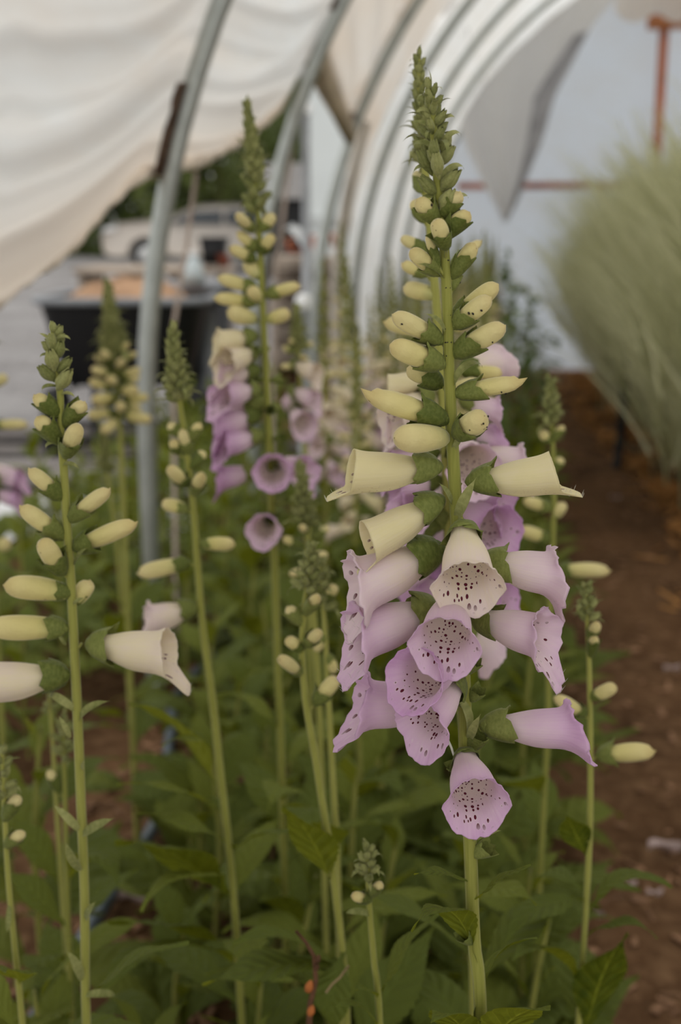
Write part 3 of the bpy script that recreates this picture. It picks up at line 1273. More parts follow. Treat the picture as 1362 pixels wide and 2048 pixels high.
o = litter('wood_chip_litter', M_CHIP, 2600, lambda r: r.uniform(-.95, 0) if r.random() < .8 else r.uniform(0, .85), lambda r: 1.3 + 6 * r.random() ** 1.6, (.006, .022), (.003, .009), 5)
o['label'] = 'brown wood chips scattered over the soil'
o = litter('straw_litter', M_STRAW, 4200, None, lambda r: r.uniform(3.5, 10), (.02, .07), (.003, .008), 6, .05, .6)
o['label'] = 'orange straw along the foot of the feathery plants'
M_PALE = simple('dried pale petal', (.46, .36, .34), .8, .1)
for i, (px, py, s) in enumerate(((1330, 1706, 1.5), (1140, 1650, .9), (1080, 1772, .8), (1310, 1795, .7), (1345, 1345, 1.1), (1190, 1840, .7), (268, 1808, 1.3), (1230, 1000, 1.0), (1130, 1630, .6), (1255, 1780, .8), (330, 1730, 1.2), (1285, 975, 1.1))):
    Y = CAM_H / math.tan(PITCH + math.atan((py - CY) / F)) if True else 0
    p = P(px, py, Y)
    b = MB()
    rr = random.Random(i)
    rows = []
    for a in range(9):
        t = a / 8
        wv = .011 * s * math.sin(PI * (.08 + .88 * t)) * rr.uniform(.85, 1.1)
        rows.append([p + Vector((lerp(-.022, .022, t) * s, wv * c + .004 * math.sin(t * 5 + i), .006 + .010 * s * c * c + .004 * math.sin(t * 7 + c))) for c in (-1, -.5, 0, .5, 1)])
    b.grid(rows)
    onp = px > 1000
    tag(b.obj('fallen_petal', M_PALE), 'dried pale fallen petal lying on the brown path' if onp else 'pinkish fallen petal lying on the soil by the grey drip hose', 'petal', 'fallen petals on the path' if onp else 'fallen petals by the hose')

# drip hose
M_HOSE = simple('grey blue hose', (.11, .14, .17), .4, .5)
b = MB()
hp = []
for px, py in ((120, 2048), (205, 1830), (300, 1665), (262, 1490), (312, 1428)):
    Y = CAM_H / math.tan(PITCH + math.atan((py - CY) / F))
    hp.append(P(px, py, Y))
hp = [T(-.71, .8), T(-.715, 1.5)] + [T(-.72, 1.9), T(-.725, 2.25), T(-.80, 2.5), T(-.88, 2.8), T(-.86, 3.2), T(-.82, 4.0), T(-.8, 9)]
pp = []
for i in range(len(hp) - 1):
    for q in range(8):
        x = lerp(hp[i], hp[i + 1], q / 8)
        pp.append(Vector((x.x, x.y, soil_z(*UV(x)) + .03)))
b.tube(pp, .014, 10)
tag(b.obj('drip_hose', M_HOSE), 'grey-blue drip hose lying on the soil along the bed', 'hose')

# dark stake in the straw
b = MB()
A = P(1234, 930, 6.0)
A = Vector((A.x, A.y, 0))
b.tube([A, A + Vector((.01, 0, .18)), A + Vector((.03, 0, .62))], .022, 10)
tag(b.obj('stake', simple('dark stake', (.018, .022, .026), .6)), 'short dark stake standing in the orange straw by the path', 'stake')
# ------------------------------------------------------------------ yard outside the open side
def on_yard(px, Y):
    p = P(px, 600, Y)
    return Vector((p.x, Y, yard_z(p)))


M_BLACK = simple('black plastic', (.012, .012, .013), .5, .3)
M_RIM = simple('grey worn rim', (.24, .25, .27), .5, .4)
M_RUBBER = simple('tyre rubber', (.02, .02, .02), .8)

# garden cart: tapered tub on a frame with two wheels, full of orange chips
Y = 6.6
ct = on_yard(262, Y)
m = mpp(Vector((ct.x, Y, .6)))
top = P(262, 592, Y).z
t = thing('garden_cart', 'black garden cart with a tub heaped with orange wood chips, outside the open side', 'cart', (ct.x, Y, ct.z))
W, D, H = 330 * m, .85, 165 * m
b = MB()
n = 40
rows = []


def rr_(a, w, d):
    c, s = math.cos(a), math.sin(a)
    e = .35
    return Vector((abs(c) ** e * math.copysign(w, c), abs(s) ** e * math.copysign(d, s), 0))


for (k, z) in ((.70, 0), (.74, .02), (.97, H * .96), (1.0, H), (.96, H), (.92, H * .9), (.72, .05)):
    rows.append([ct + Vector((0, 0, top - ct.z - H + z)) + rr_(2 * PI * j / n, W / 2 * k, D / 2 * k) for j in range(n)])
b.grid(rows, wrap=True)
z0 = top - H
b.add([Vector((p.x, p.y, z0)) for p in rows[0]], [tuple(range(n))[::-1]])
tub = b.obj('tub', M_BLACK, t)
b = MB()
b.tube([Vector((ct.x, Y, top - .005)) + rr_(2 * PI * j / n, W / 2 * 1.01, D / 2 * 1.01) for j in range(n + 1)], .022, 8)
b.obj('rim', M_RIM, t)
b = MB()
rows = []
for i in range(15):
    rows.append([Vector((ct.x, Y, top - .08)) + rr_(2 * PI * j / n, W / 2 * .9 * i / 14, D / 2 * .9 * i / 14) + Vector((0, 0, .17 * (1 - (i / 14) ** 2) + .025 * hsh(i * .7, j * .9))) for j in range(n)])
b.grid(rows, wrap=True)
stuff(b.obj('chip_heap', simple('orange wood chips', (.42, .26, .16), .9, .1, 0, .35, 14, .6), t))
for sx in (-1, 1):
    b = MB()
    c = Vector((ct.x + sx * W * .40, Y - .30, ct.z + .20))
    b.lathe(c, [(.0, -.05), (.12, -.05), (.19, -.045), (.2, 0), (.19, .045), (.12, .05), (.0, .05)], (1, 0, 0), 24)
    wh = b.obj('wheel', M_RUBBER, t)
    b = MB()
    b.lathe(c, [(.0, -.058), (.09, -.058), (.1, -.04), (.1, .04), (.09, .058), (0, .058)], (1, 0, 0), 16)
    b.obj('hub', M_RIM, wh)
b = MB()
for sx in (-1, 1):
    b.tube([Vector((ct.x + sx * W * .33, Y + .3, ct.z)), Vector((ct.x + sx * W * .30, Y + .28, z0 + .02)), Vector((ct.x + sx * W * .30, Y - .3, z0 + .0))], .02, 8)
b.tube([Vector((ct.x - W * .42, Y - .3, ct.z + .2)), Vector((ct.x + W * .42, Y - .3, ct.z + .2))], .018, 8)
b.obj('undercarriage', M_BLACK, t)

# dark wheelbarrow-like bin next to the cart
Y = 6.9
c = on_yard(402, Y)
m = mpp(Vector((c.x, Y, .6)))
t = thing('wheeled_bin', 'dark grey bin with a pale rim standing close beside the cart', 'bin', c)
b = MB()
tz = P(402, 572, Y).z
hw = 62 * m
b.lathe((c.x, Y, c.z), [(0, .0), (hw * .78, .0), (hw * .82, .05), (hw * .98, tz - c.z), (hw * .90, tz - c.z), (hw * .75, .06), (0, .06)], ZUP, 28)
b.obj('body', simple('dark grey bin', (.045, .045, .05), .55), t)
b = MB()
b.tube([Vector((c.x + math.cos(a) * hw, Y + math.sin(a) * hw, tz)) for a in [2 * PI * k / 28 for k in range(29)]], .03, 8)
b.obj('rim', M_RIM, t)
b = MB()
b.tube([Vector((c.x + hw * .3, Y - hw * 1.0, c.z + .3)), Vector((c.x + hw * .3, Y - hw * 1.02, tz - .12))], .05, 10)
b.obj('handle', M_RIM, t)

# timber benches behind the cart
M_TAN = simple('weathered tan board', (.40, .33, .27), .85, .1, 0, .25, 3)
for lab, px0, px1, py, Y, hgt in (('long low bench of weathered tan boards behind the cart', 170, 462, 532, 12.5, .0), ('low stack of tan boards with orange straps before the white building', 545, 692, 510, 10.5, 0)):
    A, B = P(px0, py, Y), P(px1, py, Y)
    t = thing('timber_bench' if px0 < 400 else 'board_stack', lab, 'bench' if px0 < 400 else 'stack', on_yard((px0 + px1) / 2, Y))
    gz = on_yard(px0, Y).z
    if px0 < 400:
        for j in range(4):
            b = MB()
            b.box(((A.x + B.x) / 2, Y - .45 + j * .3, A.z - .03), (B.x - A.x, .24, .06))
            b.obj('board', M_TAN, t)
        for sx in (.04, .35, .65, .96):
            b = MB()
            b.box((lerp(A.x, B.x, sx), Y, (A.z + gz) / 2 - .03), (.09, .9, A.z - gz))
            b.obj('leg', M_TAN, t)
        b = MB()
        b.box(((A.x + B.x) / 2, Y - .46, lerp(A.z, gz, .45)), (B.x - A.x, .04, .16))
        b.obj('apron', M_TAN, t)
    else:
        for j in range(5):
            b = MB()
            z = lerp(gz, A.z, (j + .5) / 5)
            b.box(((A.x + B.x) / 2 + .03 * math.sin(j * 3), Y, z), (B.x - A.x - .06 * (j % 2), 1.0, (A.z - gz) / 5 * .86))
            b.obj('board', M_TAN, t)

# red-orange tool crates and grey tarp mound on the stack
M_ORANGE = simple('orange red plastic', (.60, .17, .07), .5)
for lab, px, py, w_, h_, Y in (('orange-red crate with a dark handle slot on the board stack', 602, 488, 56, 30, 10.2), ('smaller orange-red crate near the hoop by the white building', 676, 482, 30, 24, 10.1)):
    p = P(px, py, Y)
    m = mpp(p)
    t = thing('crate', lab, 'crate', p - Vector((0, 0, h_ * m / 2)))
    b = MB()
    b.box(p, (w_ * m, .30, h_ * m), None, 0, .9)
    b.box(p + Vector((0, 0, h_ * m * .5)), (w_ * m * 1.06, .33, h_ * m * .14))
    b.obj('body', M_ORANGE, t)
    b = MB()
    b.box(p + Vector((-w_ * m * .12, -.155, 0)), (w_ * m * .45, .02, h_ * m * .4))
    b.obj('slot', M_BLACK, t)
b = MB()
c = P(585, 520, 9.4)
m = mpp(c)
rows = []
for i in range(13):
    a = PI * i / 12
    rows.append([Vector((c.x - math.cos(a) * 62 * m, c.y + lerp(-.5, .5, j / 8), on_yard(585, 9.4).z + math.sin(a) ** .7 * (P(585, 462, 9.4).z - on_yard(585, 9.4).z) * (1 - .05 * math.sin(j + i)))) for j in range(9)])
b.grid(rows)
tag(b.obj('tarpaulin', simple('grey tarpaulin', (.42, .43, .43), .6)), 'grey tarpaulin draped over a rounded mound before the dark shed', 'tarpaulin')

# white capped pipes and a white jug
M_WHITE = simple('white plastic', (.78, .78, .78), .4, .4, 0, .05)
for lab, px, py, r, Y in (('white capped pipe standing among the far spikes', 607, 603, 17, 4.8), ('small white capped pipe top beside the trees at the drooping film', 611, 216, 14, 7.5)):
    p = P(px, py, Y)
    m = mpp(p)
    t = thing('capped_pipe', lab, 'pipe', (p.x, p.y, yard_z(p)))
    b = MB()
    b.tube([Vector((p.x, p.y, yard_z(p))), p], r * .62 * m, 14)
    b.obj('pipe', simple('grey white pipe', (.48, .50, .53), .5), t)
    b = MB()
    b.lathe(p, [(r * m * .95, -r * m * .8), (r * m, -.2 * r * m), (r * m * .9, .5 * r * m), (r * m * .5, .85 * r * m), (0, .95 * r * m)], ZUP, 18)
    b.obj('cap', M_WHITE, t)
p = P(388, 565, 6.7)
m = mpp(p)
b = MB()
t = thing('jug', 'white plastic jug standing on the rim of the dark bin', 'jug', p)
b.lathe(p, [(0, 0), (22 * m, 0), (20 * m, 20 * m), (14 * m, 40 * m), (8 * m, 48 * m), (7 * m, 56 * m), (0, 56 * m)], ZUP, 20)
b.obj('body', simple('pale blue jug', (.48, .54, .56), .4), t)
b = MB()
b.lathe(p, [(8 * m, 54 * m), (8 * m, 61 * m), (0, 61 * m)], ZUP, 14)
b.obj('cap', M_WHITE, t)
# dark cushion-like crate on the bench
p = P(430, 528, 12.3)
m = mpp(p)
b = MB()
b.box(p + Vector((0, 0, 24 * m)), (50 * m, .4, 50 * m), None, 0, .8)
b.box(p + Vector((0, 0, 50 * m)), (54 * m, .43, 6 * m))
tag(b.obj('crate', M_BLACK), 'black plastic crate on the tan bench by the car tail', 'crate')
for lab, px, py, Y in (('small red pot at the bench end behind the black crate', 448, 524, 12.1), ('small red pot under the car nose', 195, 520, 12.2)):
    p = P(px, py + 8, Y)
    p.z = P(300, 532, 12.5).z if px > 300 else on_yard(px, Y).z - .11
    m = mpp(p)
    b = MB()
    b.lathe(p, [(0, 0), (9 * m, 0), (12 * m, 20 * m), (13 * m, 21 * m), (13 * m, 25 * m), (11 * m, 25 * m), (0, 21 * m)], ZUP, 18)
    tag(b.obj('pot', simple('red clay pot', (.20, .055, .03), .7)), lab, 'pot')

# parked cream car, side on
Yc = 26.0
mc = Yc / F * 1.02
gx, gz = P(205, 520, Yc).x, P(205, 545, Yc).z
M_PAINT = simple('cream car paint', (.66, .60, .54), .35, .5, 0, .05, 1)
M_GLASS = simple('dark car glass', (.035, .045, .055), .15, .6)
t = thing('car', 'cream car parked side on in the yard behind the black cart', 'car', (gx + 2.3, Yc + .9, gz))


def cp(x, z):
    return Vector((gx + x, Yc, gz + (z if z < .8 else .8 + (z - .8) * .66)))


body = [(0.02, .45), (0, .75), (.10, 1.0), (.35, 1.14), (.9, 1.22), (1.35, 1.28), (1.95, 1.66), (2.3, 1.72), (3.6, 1.74), (4.35, 1.68), (4.62, 1.2), (4.66, .5), (4.5, .35), (4.1, .34)]
for cxw in (3.75, .95):
    body += [(cxw + .42 * math.cos(a), .36 + .40 * math.sin(a)) for a in [PI * k / 10 for k in range(11)]]
body += [(.4, .34), (.12, .36)]
b = MB()
poly = [cp(*q) for q in body]
n = len(poly)
mids = Vector((gx + 2.3, Yc, gz + .9))
rows = []
for dy, k in ((0.10, .985), (0.0, 1.0), (1.75, 1.0), (1.85, .985)):
    rows.append([mids + (p - mids) * k + Vector((0, dy - 0.0, 0)) - Vector((0, 0, 0)) for p in poly])
b.grid(rows, wrap=True)
b.add(rows[0], [tuple(range(n))])
b.add(rows[-1], [tuple(range(n))[::-1]])
b.obj('body', M_PAINT, t, smooth=False)
for win in ([(1.45, 1.14), (1.92, 1.48), (2.55, 1.53), (2.55, 1.12)], [(2.64, 1.12), (2.64, 1.53), (3.45, 1.53), (3.45, 1.12)], [(3.54, 1.12), (3.54, 1.53), (4.22, 1.49), (4.40, 1.12)]):
    b = MB()
    b.prism([cp(*q) + Vector((0, -.02, 0)) for q in win], (0, .12, 0))
    b.obj('side_window', M_GLASS, t, smooth=False)
for cxw in (.95, 3.75):
    b = MB()
    c = cp(cxw, .34) + Vector((0, .12, 0))
    b.lathe(c, [(0, -.1), (.22, -.11), (.31, -.1), (.34, -.05), (.34, .1), (0, .1)], (0, 1, 0), 28)
    wh = b.obj('wheel', M_RUBBER, t)
    b = MB()
    b.lathe(c, [(0, -.135), (.08, -.13), (.20, -.115), (.215, -.09)], (0, 1, 0), 20)
    b.obj('rim', simple('alloy rim', (.5, .5, .5), .35, .5, .6), wh)
b = MB()
b.prism([cp(.03, .86) + Vector((0, -.01, 0)), cp(.06, 1.0) + Vector((0, -.01, 0)), cp(.34, 1.06) + Vector((0, -.01, 0)), cp(.28, .9) + Vector((0, -.01, 0))], (0, .1, 0))
b.obj('headlight', M_WHITE, t, smooth=False)
b = MB()
b.prism([cp(4.54, .9) + Vector((0, -.01, 0)), cp(4.5, 1.2) + Vector((0, -.01, 0)), cp(4.6, 1.2) + Vector((0, -.01, 0)), cp(4.65, .9) + Vector((0, -.01, 0))], (0, .1, 0))
b.obj('tail_light', M_ORANGE, t, smooth=False)

# dark shed, its doorway's inner shade a black slab, white building
Ys = 24.0
A, B = P(535, 450, Ys), P(640, 300, Ys)
gz = yard_z(A)
t = thing('shed', 'dark grey shed with a shaded doorway drawn black behind the car', 'shed', ((A.x + B.x) / 2, Ys + 1.5, gz))
b = MB()
ze, zr = P(600, 398, Ys).z, P(600, 318, Ys).z
b.box(((A.x + B.x) / 2, Ys + 1.5, (gz + ze) / 2), (B.x - A.x, 3, ze - gz))
b.obj('wall', simple('dark boards', (.07, .062, .06), .9), t, smooth=False)
b = MB()
b.prism([Vector((A.x - .2, Ys - .3, ze)), Vector((A.x - .2, Ys + 1.5, zr)), Vector((A.x - .2, Ys + 3.3, ze))], (B.x - A.x + .4, 0, 0))
b.obj('roof', simple('grey roofing', (.20, .19, .185), .9), t, smooth=False)
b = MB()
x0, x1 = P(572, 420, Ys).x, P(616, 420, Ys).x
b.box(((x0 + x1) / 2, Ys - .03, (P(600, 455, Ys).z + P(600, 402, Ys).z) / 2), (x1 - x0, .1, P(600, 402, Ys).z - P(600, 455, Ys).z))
b.obj('doorway', M_BLACK, t, smooth=False)  # solid black slab stands in for the shade inside the opening

Yb = 15.0
A, B = P(618, 500, Yb), P(800, 120, Yb)
gz = yard_z(A)
t = thing('building', 'plain white clad building beyond the open side of the tunnel', 'building', ((A.x + B.x) / 2, Yb + 2, gz))
b = MB()
b.box(((A.x + B.x) / 2 + .0, Yb + 2, (gz + B.z) / 2), (B.x - A.x, 4, B.z - gz))
b.obj('wall', simple('white cladding', (.72, .76, .76), .6, .2, 0, .05, 1.0), t, smooth=False)
b = MB()
b.box(((A.x + B.x) / 2, Yb + 2, B.z + .06), (B.x - A.x + .3, 4.3, .12))
b.obj('roof', M_WHITE, t, smooth=False)
b = MB()
b.box(((A.x + B.x) / 2, Yb - .02, gz + 1.15), (B.x - A.x + .02, .04, .12))
b.obj('trim_board', simple('grey trim', (.5, .52, .52), .6), t, smooth=False)

# trees beyond the yard
M_TREE = green_mat('tree leaves', (.05, .075, .016), (.14, .17, .04), .7, .2, .6)
M_BARK = simple('bark', (.09, .065, .045), .9)
tm = []
for sd in range(2):
    rr = random.Random(50 + sd)
    b = MB()
    for _ in range(2600):
        while True:
            p = Vector((rr.uniform(-1, 1), rr.uniform(-1, 1), rr.uniform(-1, 1)))
            if .35 < p.length < 1:
                break
        p *= 1 + .22 * math.sin(p.x * 5 + sd) * math.sin(p.z * 6)
        a, e = Vector((rr.gauss(0, 1), rr.gauss(0, 1), rr.gauss(0, 1))).normalized() * .07, Vector((rr.gauss(0, 1), rr.gauss(0, 1), rr.gauss(0, 1))).normalized() * .035
        b.add([p - a, p + e, p + a, p - e], [(0, 1, 2, 3)])
    tm.append(b.mesh('crown', M_TREE))
TL = ['dark green tree filling the gap above the car roof', 'olive green bushy tree behind the car bonnet', 'green tree beside the drooping film and the white building', 'broad green tree behind the dark shed', 'dense green tree far behind the bench']
for i, (px, py, Y, r) in enumerate(((430, 330, 34, 2.9), (300, 380, 36, 3.2), (612, 250, 30, 2.1), (530, 280, 40, 3.4), (150, 380, 38, 3.6))):
    p = P(px, py, Y)
    gz = yard_z(p)
    t = thing('tree', TL[i], 'tree', (p.x, p.y, gz), 'trees beyond the yard')
    b = MB()
    b.tube([Vector((p.x, p.y, gz)), Vector((p.x + .1, p.y, p.z))], lambda q: lerp(.22, .1, q), 10)
    b.obj('trunk', M_BARK, t)
    link('crown', tm[i % 2], t, Matrix.Translation(p) @ Matrix.Rotation(i * 1.3, 4, 'Z') @ Matrix.Diagonal((r, r, r * 1.0, 1)))

# white film scraps and pale boards lying outside along the open side
M_SCRAP = film_mat('white film scrap', (.85, .86, .87), (.7, .68, .66), .3)
for lab, px, py, wd, dp, seed in (('crumpled white film heap on the ground outside at the picture edge', 40, 1060, 1.1, .7, 1), ('small white film scrap on the ground at the hoop foot', 312, 1075, .35, .4, 2), ('white film scrap lying near the cart wheel', 455, 985, .5, .4, 3)):
    Y = CAM_H / math.tan(PITCH + math.atan((py - CY) / F))
    p = P(px, py, Y)
    u, v = UV(p)
    if u > -1.15:
        u = -1.2 - wd * .4
        p = T(u, v, 0)
    b = MB()
    rows = []
    for i in range(25):
        rows.append([p + Vector((lerp(-wd / 2, wd / 2, i / 24), lerp(-dp / 2, dp / 2, j / 16), .03 + .05 * abs(math.sin(i * .9 + seed + j * .35)) * math.sin(PI * i / 24) + .03 * math.sin(j * 1.1 + i * .4 + seed) * math.sin(PI * j / 16))) for j in range(17)])
    b.grid(rows)
    tag(b.obj('film_scrap', M_SCRAP), lab, 'film scrap')
M_BOARD2 = simple('pale weathered plank', (.27, .245, .235), .85, .1, 0, .2, 2)
for i, (px, py, ln, yaw) in enumerate(((150, 870, 2.4, .05), (230, 905, 2.1, -.04), (120, 945, 2.6, .03), (255, 965, 1.6, .08), (60, 905, 2.2, -.02))):
    Y = CAM_H / math.tan(PITCH + math.atan((py - CY) / F))
    p = P(px, py, Y)
    b = MB()
    b.box(p + Vector((0, 0, .03)), (ln, .16, .05), Matrix.Rotation(yaw, 3, 'Z'))
    tag(b.obj('plank', M_BOARD2, smooth=False), 'grey weathered plank lying flat on the yard in front of the cart', 'plank', 'planks lying before the cart')
# ------------------------------------------------------------------ the tall foxglove in focus
m = Fox('tallest foxglove in sharp focus, cream buds above and spotted lilac bells below', .72,
        [(863, 178), (867, 260), (877, 380), (889, 502), (895, 631), (900, 777), (904, 870), (911, 1000), (921, 1200), (929, 1400), (931, 1500), (940, 1680), (948, 1880), (962, 2060)],
        .0016, .0046, seed=1)
# green tip
L1 = m.at_y(300)
m.run_tip(0.0, L1, 16, .0075, .0125, 1.35, .75, thick=.50)
for a, b, w, da, db in (((862, 345), (835, 296), 26, 0, -.006), ((880, 330), (908, 288), 24, 0, -.004), ((868, 322), (868, 275), 24, -.008, -.014), ((862, 322), (846, 285), 22, .004, .004),
                        ((878, 352), (872, 302), 27, -.008, -.016), ((885, 310), (900, 262), 22, 0, .004), ((876, 332), (858, 296), 24, -.006, -.012),
                        ((872, 390), (838, 352), 28, 0, -.006), ((885, 378), (918, 338), 31, -.002, -.010), ((884, 418), (905, 376), 30, -.004, -.008), ((880, 402), (886, 352), 26, .006, .010)):
    m.gbud_px(a, b, w, da, db)
# fat buds just showing cream
for a, b, w, cv, da, db in (((873, 442), (836, 396), 33, .75, 0, -.008), ((886, 430), (917, 382), 34, .80, 0, -.006), ((889, 470), (937, 422), 35, .88, -.002, -.008),
                            ((891, 492), (872, 440), 33, .62, -.009, -.020), ((909, 548), (950, 486), 30, .70, 0, -.004), ((876, 545), (820, 500), 31, .50, 0, -.008),
                            ((875, 528), (855, 468), 18, .65, -.004, -.006), ((905, 575), (914, 540), 22, .8, .003, .004)):
    m.bud_px(a, b, w, cv, da, db)
m.bract_px((890, 560), (826, 545), 0, -.01, 2)
for a, b in (((872, 310), (824, 268)), ((880, 300), (922, 244)), ((872, 345), (820, 325)), ((880, 365), (930, 310)), ((872, 272), (826, 240)), ((876, 250), (912, 220)), ((878, 405), (835, 385)), ((884, 440), (840, 440)), ((866, 232), (826, 212)), ((892, 420), (940, 372))):
    m.bract_px(a, b, 0, -.005, m.rng.choice((0, 1)))
# cream buds
for a, b, w, cv, da, db, va in (((912, 650), (979, 592), 37, .40, 0, -.006, 0), ((912, 632), (997, 568), 36, .34, .010, .014, 1), ((914, 706), (1008, 648), 42, .46, 0, -.010, 0),
                                ((918, 786), (1038, 762), 37, .40, 0, -.004, 3), ((916, 868), (969, 832), 45, .55, -.004, -.022, 1),
                                ((877, 680), (787, 626), 38, .38, 0, -.010, 0), ((880, 728), (779, 690), 43, .38, -.002, -.012, 1), ((880, 768), (816, 733), 38, .45, .012, .018, 0),
                                ((884, 838), (741, 788), 48, .36, -.002, -.014, 3), ((893, 876), (789, 876), 53, .16, -.004, -.026, 1)):
    m.bud_px(a, b, w, cv + (.07 if cv > .2 else .03), da, db, va)
m.bud_px((893, 660), (905, 622), 22, .7, .010, .014)
# bracts down the cream part
for a, b, v in (((890, 668), (852, 625), 0), ((908, 770), (962, 700), 1), ((888, 845), (872, 812), 0), ((905, 1010), (868, 970), 2), ((912, 1040), (958, 955), 2), ((904, 900), (930, 850), 1)):
    m.bract_px(a, b, -.002, -.006, v)
# cream bells just opening
m.bell_px((868, 934), (700, 940), .0, 'cream', 0, -.006, hair=True)
m.bell_px((948, 962), (1112, 942), .02, 'cream', 0, -.006, hair=True)
m.bell_px((874, 1003), (733, 1082), .05, 'cream', 0, -.012, hair=True)
# bells, top ring
m.bell_px((926, 1052), (936, 1152), .34, 'wide', -.012, -.040, L=.0425)
m.bell_px((872, 1100), (704, 1172), .52, 'b', 0, -.007, roll=-.2, hair=True)
m.bell_px((974, 1124), (1118, 1142), .60, 'c', 0, .004, roll=.15)
# second ring
m.bell_px((905, 1188), (893, 1262), .74, 'wide', -.012, -.040, L=.0420, calyx=False)
m.bell_px((866, 1216), (704, 1270), .74, 'b', .002, -.010, roll=-.1, hair=True)
m.bell_px((955, 1236), (1098, 1268), .68, 'c', .000, -.022, roll=.1, hair=True)
# third ring
m.bell_px((912, 1322), (826, 1350), .92, 'wide', -.010, -.042, L=.0420, calyx=False)
m.bell_px((880, 1404), (714, 1404), .80, 'b', .010, .008)
m.bell_px((917, 1360), (842, 1445), .80, 'a', -.004, -.034, L=.043)
m.bell_px((976, 1450), (1158, 1450), .86, 'long', 0, .002)
m.bell_px((928, 1506), (948, 1578), .84, 'wide', -.010, -.038, L=.0410)
# empty calyces and bracts where bells have dropped
for a, b, s in (((930, 1345), (965, 1305), .013), ((925, 1330), (905, 1290), .012), ((940, 1400), (968, 1370), .012), ((936, 1500), (978, 1448), .016), ((948, 1710), (985, 1690), .016), ((946, 1885), (912, 1862), .013), ((928, 1545), (896, 1520), .013)):
    A, B = m.q(a), m.q(b, -.006)
    d = (B - A).normalized()
    m.part('calyx', m.rng.choice(CALYX), frame(A, A + d * s, ZUP, 0, s, s))
for a, b, v in (((938, 1480), (968, 1420), 2), ((932, 1470), (912, 1385), 0), ((936, 1540), (890, 1560), 1), ((945, 1680), (1000, 1660), 0), ((930, 1420), (885, 1390), 1)):
    m.bract_px(a, b, -.003, -.01, v)
m.leaf_px((935, 1764), (838, 1735), -.004, -.012, 1, wid=.7)
m.leaf_px((951, 1800), (1045, 1720), -.004, -.014, 3, wid=.7)
m.leaf_px((952, 1925), (816, 1782), -.004, -.03, 4, roll=.5, wid=.75)
m.leaf_px((960, 2100), (1028, 1842), -.006, .02, 2, roll=-1.0, wid=.75)
m.leaf_px((962, 2130), (1080, 1985), 0, -.03, 1, roll=-.6)
m.leaf_px((962, 2130), (880, 1990), 0, -.03, 0, roll=.4)
# fallen stamen hanging by the lower bells
b = MB()
b.tube([m.q((896, 1480), -.012), m.q((903, 1496), -.012), m.q((909, 1514), -.010)], .0008, 6)
b.obj('style', M_HAIR, m.root)
# dark aphids on the stem and under the buds
rr = random.Random(31)
b = MB()


def aphid(p, n):
    n = n.normalized()
    r = rr.uniform(.0004, .0007)
    b.lathe(p + n * r * .4, [(0, -r * 1.5), (r * .8, -r * .8), (r, 0), (r * .7, r * .9), (0, r * 1.4)], n.cross(Vector((rr.gauss(0, 1), rr.gauss(0, 1), rr.gauss(0, 1)))), 6)


for i in range(46):
    l = m.at_y(rr.choice((540, 560, 660, 690, 700, 880, 900, 650)) + rr.uniform(-30, 30))
    d = Vector((rr.uniform(-1, 1), -.9, 0)).normalized()
    aphid(m.at_len(l) + d * m.rad(l / m.len), d)
for o in [x for x in COL.objects if x.parent == m.root and x.name.split('.')[0] == 'bud' and x.data in BUD]:
    for i in range(rr.randint(0, 5)):
        vtx = o.data.vertices[rr.randrange(len(o.data.vertices) // 3, len(o.data.vertices) - 20)]
        p = WM[o] @ vtx.co
        n = (p - (WM[o] @ Vector((vtx.co.x, 0, 0))))
        if n.z < 0.001:
            aphid(p, n)
stuff(b.obj('aphids', simple('dark aphid', (.025, .018, .012), .5)), 'tiny dark aphids on the stem and buds of the tallest foxglove', 'insects')

# ------------------------------------------------------------------ sharp foxglove at the left edge
p = Fox('foxglove with cream buds and two white bells, in front of the black cart tub', .86,
        [(105, 655), (111, 740), (120, 785), (122, 864), (128, 948), (134, 1050), (141, 1147), (148, 1288), (155, 1430), (162, 1607), (169, 1790), (173, 2060)], .0016, .0038, seed=2)
for a, b, w, da, db in (((108, 668), (104, 640), 18, 0, 0), ((114, 674), (122, 650), 17, 0, 0), ((104, 700), (103, 664), 21, -.006, -.010), ((115, 694), (125, 664), 20, .0, -.002), ((106, 706), (86, 680), 21, 0, -.004),
                        ((114, 716), (122, 682), 24, -.004, -.008), ((108, 738), (99, 698), 29, -.005, -.012), ((116, 744), (141, 715), 24, 0, -.004), ((110, 760), (77, 728), 28, 0, -.006), ((117, 776), (141, 738), 30, -.003, -.010)):
    p.gbud_px(a, b, w, da, db)
for a, b, v in (((108, 690), (78, 665), 0), ((112, 680), (142, 668), 1), ((116, 710), (136, 692), 1), ((104, 712), (72, 708), 1), ((112, 772), (72, 775), 1), ((122, 790), (152, 785), 1), ((116, 740), (140, 712), 1), ((120, 885), (78, 892), 1), ((124, 930), (162, 928), 1),
                ((120, 835), (98, 835), 0), ((148, 1130), (185, 1100), 2), ((122, 1105), (95, 1090), 1), ((146, 1210), (168, 1195), 0), ((132, 1290), (115, 1265), 0), ((150, 1420), (88, 1376), 1), ((158, 1440), (215, 1400), 0), ((140, 1475), (118, 1432), 0)):
    p.bract_px(a, b, -.002, -.006, v)
